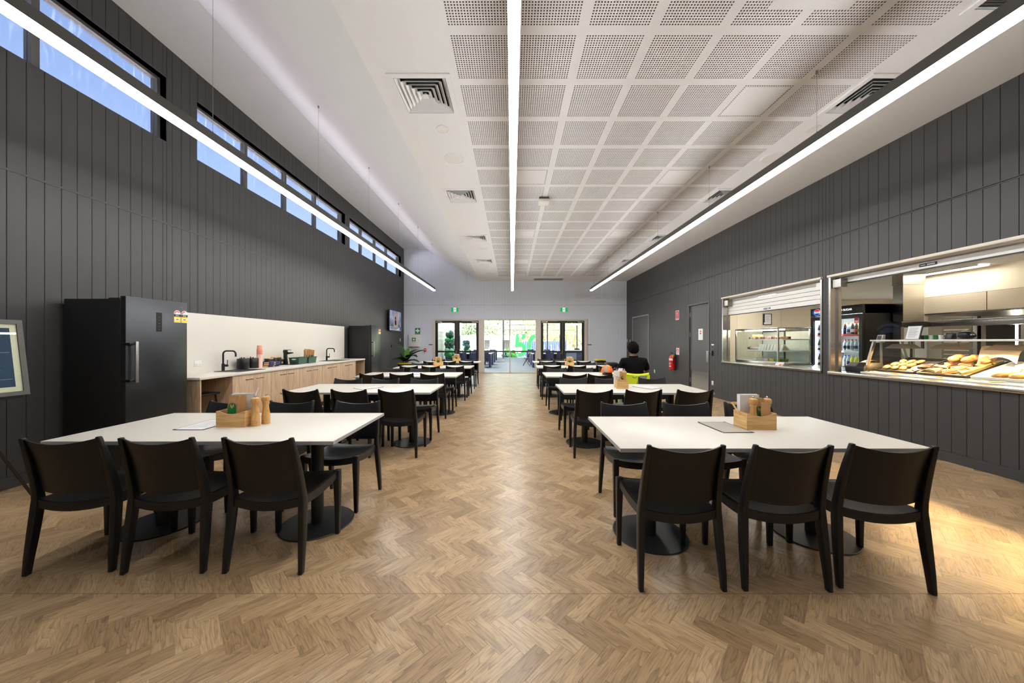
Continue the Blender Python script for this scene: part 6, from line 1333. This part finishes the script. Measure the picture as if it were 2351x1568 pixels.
# patio tables and navy chairs
def ptable():
    t = T('patio_table', '', 'table', (0, 0, 0), group='patio tables'); part('tabletop', MB().box(-.9, .9, -.4, .4, .705, .735), 'white', t, local=True)
    for sx in (-1, 1): part('leg_panel', MB().box(min(sx*.86, sx*.78), max(sx*.86, sx*.78), -.38, .38, 0, .705), 'navychair', t, local=True)
    part('modesty_panel', MB().box(-.78, .78, -.02, .02, .3, .705), 'navychair', t, local=True); return t
pt0 = ptable(); pc0 = make_chair('patio_chair', 'navychair', 'navy patio chairs'); f1 = f2 = True
for side, x in (('wing', -1.97), ('bar', 1.93)):
    for k, y in enumerate((18.2, 20.1, 22.6, 25.2)):
        l = '%s white-topped patio table outside in the row on the %s side' % (['nearest', 'second', 'third', 'farthest'][k], side)
        if f1: pt0.location = (x, y, 0); pt0['label'] = l; f1 = False
        else: dup(pt0, (x, y, 0), 0, l)
        for far in (0, 1):
            for i, dx in enumerate((-.58, 0, .58)):
                if k > 1 and (far or i == 1): continue
                l = 'navy plastic chair outside, %s side of the %s patio table in the %s-side row, %s' % ('far' if far else 'near', ['nearest', 'second', 'third', 'farthest'][k], side, ('first', 'middle', 'last')[i])
                a = (PI if far else 0)+R.uniform(-.08, .08); p = (x+dx, y+(.38 if far else -.38), 0)
                if f2: pc0.location = p; pc0.rotation_euler = (0, 0, a); pc0['label'] = l; f2 = False
                else: dup(pc0, p, a, l)
t = T('folding_chair', 'open dark folding chair standing alone outside near the bar-side tables', 'chair', (.78, 19.2, 0)); x, y = .78, 19.2
for s in (-1, 1): part('frame', MB().tube([(x-.16, y+s*.2, 0), (x+.12, y+s*.2, .5), (x+.2, y+s*.2, .8)], .014).tube([(x+.22, y+s*.2, 0), (x-.08, y+s*.2, .45)], .014), 'black', t)
part('seat', MB().box(x-.12, x+.2, y-.19, y+.19, .43, .455), 'black', t); part('backrest', MB().box(x+.17, x+.195, y-.2, y+.2, .6, .82), 'black', t)
one('floor_board', MB().box(-1.0, -.45, 22.9, 23.15, -.009, .03), 'bamboo', 'small timber board lying on the patio by the wing-side tables', 'board', at=(-.7, 23, 0))
t = T('patio_bar', 'grey outdoor bar counter with a pale front panel', 'bar', (3.6, 18, 0)); part('counter_top', MB().box(2.62, 4.7, 17.4, 18.1, .88, .925), 'plastic', t); part('fascia', MB().box(2.7, 4.7, 17.5, 18.0, 0, .88), 'navychair', t); part('front_panel', MB().box(2.78, 3.3, 17.485, 17.499, .05, .78), 'patio', t)
one('serving_bowl', MB().lathe([(.17, 0), (.16, .05), (.1, .085), (0, .095)], (3.36, 17.7, .926), 20), 'black', 'dark upturned bowl on the outdoor bar', 'bowl', smooth=50, at=(3.36, 17.7, .926))
# green balloons
bal = [pm('balloon_dark', (22, 72, 62), .35), pm('balloon_mid', (26, 138, 66), .35), pm('balloon_mint', (120, 196, 160), .35), pm('balloon_lime', (96, 190, 70), .35)]
BM = {}
def balloons(nm, lbl, base, spec):
    t = T(nm, lbl, 'balloons', base)
    for x, y, z, r, c in spec:
        if c not in BM: BM[c] = MB().ball((0, 0, 0), 1, 16, 12, (1, 1, 1.05)).add([(-.1, 0, -1.12), (.1, 0, -1.12), (0, .1, -1.12), (0, 0, -1.02)], [(0, 1, 3), (1, 2, 3), (2, 0, 3)]).mesh('balloon', bal[c], smooth=60)
        o = bpy.data.objects.new('balloon', BM[c]); COL.objects.link(o); o.parent = t; o.location = (x, y, z); o.scale = (r, r, r)
    return t
sp = [(0, 0, 1.69, .205, 0)]
for z, n_, rad, r, c in ((1.44, 5, .15, .095, 1), (1.26, 5, .16, .11, 0), (1.10, 5, .12, .10, 0), (.95, 5, .15, .11, 2), (.76, 5, .14, .12, 1), (.58, 5, .12, .11, 0), (.42, 5, .14, .11, 0), (.26, 6, .16, .11, 0), (.11, 6, .2, .105, 2)):
    for k in range(n_): a = 2*PI*k/n_+z*3; sp.append((rad*math.cos(a), rad*math.sin(a), z+R.uniform(-.02, .02), r*R.uniform(.9, 1.08), c))
balloons('balloon_column', 'tall green balloon column topped by one big dark balloon, behind the glazed door', (-2.95, 16.2, 0), sp)
sp = [(-.1, 0, .14, .15, 1), (.15, .1, .13, .14, 3)]
for k in range(26): z = R.uniform(.12, 1.35); sp.append((R.uniform(-.3, .3)*(1.35-z*.65), R.uniform(-.3, .3), z, R.uniform(.1, .2), 0 if z > .85 else R.choice((1, 2, 3, 3))))
balloons('balloon_cluster', 'smaller green balloon cluster farther off by the wing', (-3.3, 24.6, 0), sp)
sp = [(0, 0, .17, .17, 2), (-.2, -.1, .15, .15, 0), (.2, -.1, .16, .16, 0)]+[(R.uniform(-.35, .35), R.uniform(-.2, .2), R.uniform(.12, .55), R.uniform(.1, .2), R.choice((0, 0, 2))) for k in range(10)]; balloons('balloon_cluster', 'low mint and dark balloon cluster on the ground beside the big numeral five', (-.6, 30.3, -.04), sp)
sp = [(0, 0, .18, .18, 3), (-.3, -.1, .16, .16, 3), (.3, -.1, .16, .16, 2)]+[(R.uniform(-.5, .5), R.uniform(-.2, .2), R.uniform(.12, .6), R.uniform(.12, .22), R.choice((3, 3, 2))) for k in range(14)]; balloons('balloon_cluster', 'low lime balloon cluster at the foot of the big numeral five', (.1, 30.0, -.04), sp)
# giant numerals
numg = pm('numeral_green', (16, 116, 54), .5)
def arc(cx, cz, rx, rz_, a0, a1, n_): return [(cx+rx*math.cos(a0+(a1-a0)*k/n_), cz+rz_*math.sin(a0+(a1-a0)*k/n_)) for k in range(n_+1)]
t = T('giant_numeral', 'giant green numeral five standing on the ground outside', 'numeral', (.75, 30.2, 0), group='giant green numerals'); b0 = .22
five = [(.36, 2.0), (1.17, 2.0), (1.17, 1.60), (.62, 1.60), (.58, 1.22)]+arc(.60, .68, .64, .66, PI*.62, -PI*.78, 22)[1:]+[(.16, .30)]+arc(.58, .68, .34, .34, -PI*.75, PI*.72, 18)+[(.22, .82)]
five = [(.38, 2.02), (1.18, 2.02), (1.18, 1.62), (.63, 1.62), (.6, 1.33)]+arc(.66, .66, .60, .66, PI*.5, -PI*.72, 22)+arc(.66, .66, .27, .31, -PI*.72, PI*.75, 18)+[(.40, .80), (.24, .80)]
bmN = MB(); bmN.prism(five, 1, 30.15, 30.3); part('body', bmN, numg, t); part('round_emblem', MB().prism(arc(.72, 1.84, .16, .16, 0, 2*PI, 20)[:-1], 1, 30.14, 30.15), 'plastic', t)
for x in (.45, 1.1): part('support', MB().cyl((x, 30.24, -.03), (x, 30.24, 1.7), .03, n=8), 'alu', t)
t = T('giant_numeral', 'giant green numeral zero standing outside beside the five', 'numeral', (2.1, 30.2, 0), group='giant green numerals')
o_, i_ = arc(2.08, 1.0, .70, 1.02, 0, 2*PI, 36)[:-1], arc(2.08, 1.0, .36, .66, 0, 2*PI, 36)[:-1]; z = MB(); n_ = 36
z.add([(p[0], y, p[1]) for y in (30.15, 30.3) for q in (o_, i_) for p in q], [(k, (k+1) % n_, n_+(k+1) % n_, n_+k) for k in range(n_)]+[(2*n_+k, 3*n_+k, 3*n_+(k+1) % n_, 2*n_+(k+1) % n_) for k in range(n_)]+[(k, 2*n_+k, 2*n_+(k+1) % n_, (k+1) % n_) for k in range(n_)]+[(n_+k, n_+(k+1) % n_, 3*n_+(k+1) % n_, 3*n_+k) for k in range(n_)])
part('body', z, numg, t)
# far building, container, trees
t = T('far_building', 'low white building with a grey roof edge far beyond the patio', 'building', (-6, 62, -1.3)); part('wall', MB().box(-16, .6, 60, 70, -1.35, 2.3), 'plastic', t); part('roof_edge', MB().box(-16.3, .9, 59.6, 70.4, 2.3, 2.48), 'alu', t)
for x0, x1 in ((-4.9, -3.9), (-1.7, -.3)):
    w_ = part('window', MB().box(x0, x1, 59.93, 60.02, -.02, 1.6), 'black', t)
    for k in range(4): part('louvre_bar', MB().box(x0+.12+(x1-x0)*k/4, x0+.18+(x1-x0)*k/4, 59.88, 59.93, 0, 1.58), 'doordk', w_)
for y, x0, x1, n in ((45, 1.3, 7.2, 'pale blue shipping container beyond the numerals'),):
    t = T('shipping_container', n, 'container', ((x0+x1)/2, y, -1.25)); part('shell', MB().box(x0, x1, y, y+2.4, -1.2, 1.38), pm('container_blue', (40, 56, 128), .5), t); rb = MB(); k = x0
    while k < x1-.2: rb.prism([(k, y), (k+.04, y-.04), (k+.12, y-.04), (k+.16, y)], 2, -1.1, 1.3); k += .24
    part('corrugation', rb, pm('container_rib', (40, 56, 128), .5), t)['kind'] = 'stuff'; lt = MB()
    for x_ in (4.2, 4.6, 5.1, 5.9, 6.3): lt.box(x_, x_+.1, y-.055, y-.042, .1, .9).box(x_, x_+.22, y-.055, y-.042, -.1, .02)
    part('white_markings', lt, 'plastic', t)
t = T('rock_bank', 'bank of pale rocks under the hedge beyond the bar', 'rocks', (9.5, 46, -1.25)); rkm = pm('pale_rock', (176, 172, 178), .8, nz=.5, ns=3); proto = []
for k in range(6):
    mb = MB().ball((0, 0, 0), .5, 8, 6, (1, .8, .7))
    for p in mb.v: p *= 1+R.uniform(-.18, .18)
    proto.append(mb.mesh('rock', rkm))
for k in range(70): o = bpy.data.objects.new('rock', R.choice(proto)); COL.objects.link(o); o.parent = t; z = R.uniform(0, 1); o.location = (R.uniform(-2, 3), -1+2.4*z, .2+1.5*z); o.rotation_euler = (R.random()*3, R.random()*3, R.random()*3); s = R.uniform(.4, .9); o.scale = (s, s, s)
folm = [pm('foliage_%d' % k, c, .6, nz=.4, ns=2) for k, c in enumerate(((112, 130, 84), (138, 156, 78), (98, 118, 82)))]; barkm = pm('bark', (96, 80, 64), .9, nz=.4, ns=20)
def tree(x, y, z, h, w, m_, lbl, n_=1150, low=.3):
    t = T('tree', lbl, 'tree', (x, y, z), group='trees beyond the patio'); r = MB()
    part('trunk', MB().tube([(0, 0, 0), (R.uniform(-.2, .2), 0, h*.3), (R.uniform(-.4, .4), 0, h*.7)], [.22, .17, .06], 8), barkm, t, smooth=60, local=True)
    cl = [(Vector((R.gauss(0, w*.30), R.gauss(0, w*.30), h*(low+(1-low)*R.random()))), w*R.uniform(.16, .3)) for k in range(26)]
    for k in range(n_):
        c, rad = R.choice(cl); d = Vector((R.gauss(0, 1), R.gauss(0, 1), R.gauss(0, 1))).normalized(); p = c+d*rad*R.uniform(.6, 1)
        u = Vector((R.gauss(0, 1), R.gauss(0, 1), R.gauss(0, 1))).normalized()*R.uniform(.13, .3); v_ = u.cross(d).normalized()*u.length*.6; r.quad(p-u, p-v_, p+u, p+v_)
    r.keep = True; part('crown', r, m_, t, local=True)['kind'] = 'stuff'
for x, y, h, w, c, l in ((-15, 78, 10.5, 7, 0, 'grey-green tree behind the far building, at its outer end'), (-9, 74, 9, 6, 2, 'grey-green tree behind the middle of the far building'), (-3.6, 76, 9.8, 6, 0, 'tree rising behind the window end of the far building'), (2.2, 72, 9.5, 5.5, 2, 'darker tree directly behind the giant numeral five'),
                         (6.5, 66, 6.5, 6, 1, 'yellow-green tree behind the shipping container'), (11, 60, 6.5, 6.5, 1, 'yellow-green tree above the rock bank'), (16, 62, 8, 7, 1, 'yellow-green tree at the bar end of the rock bank'), (13.5, 74, 9, 7, 0, 'taller tree behind the rock bank'), (21, 70, 9, 8, 1, 'broad tree farthest along past the bar')):
    tree(x, y, -1.3, h, w, folm[c], l, low=.05 if c == 1 else .25)
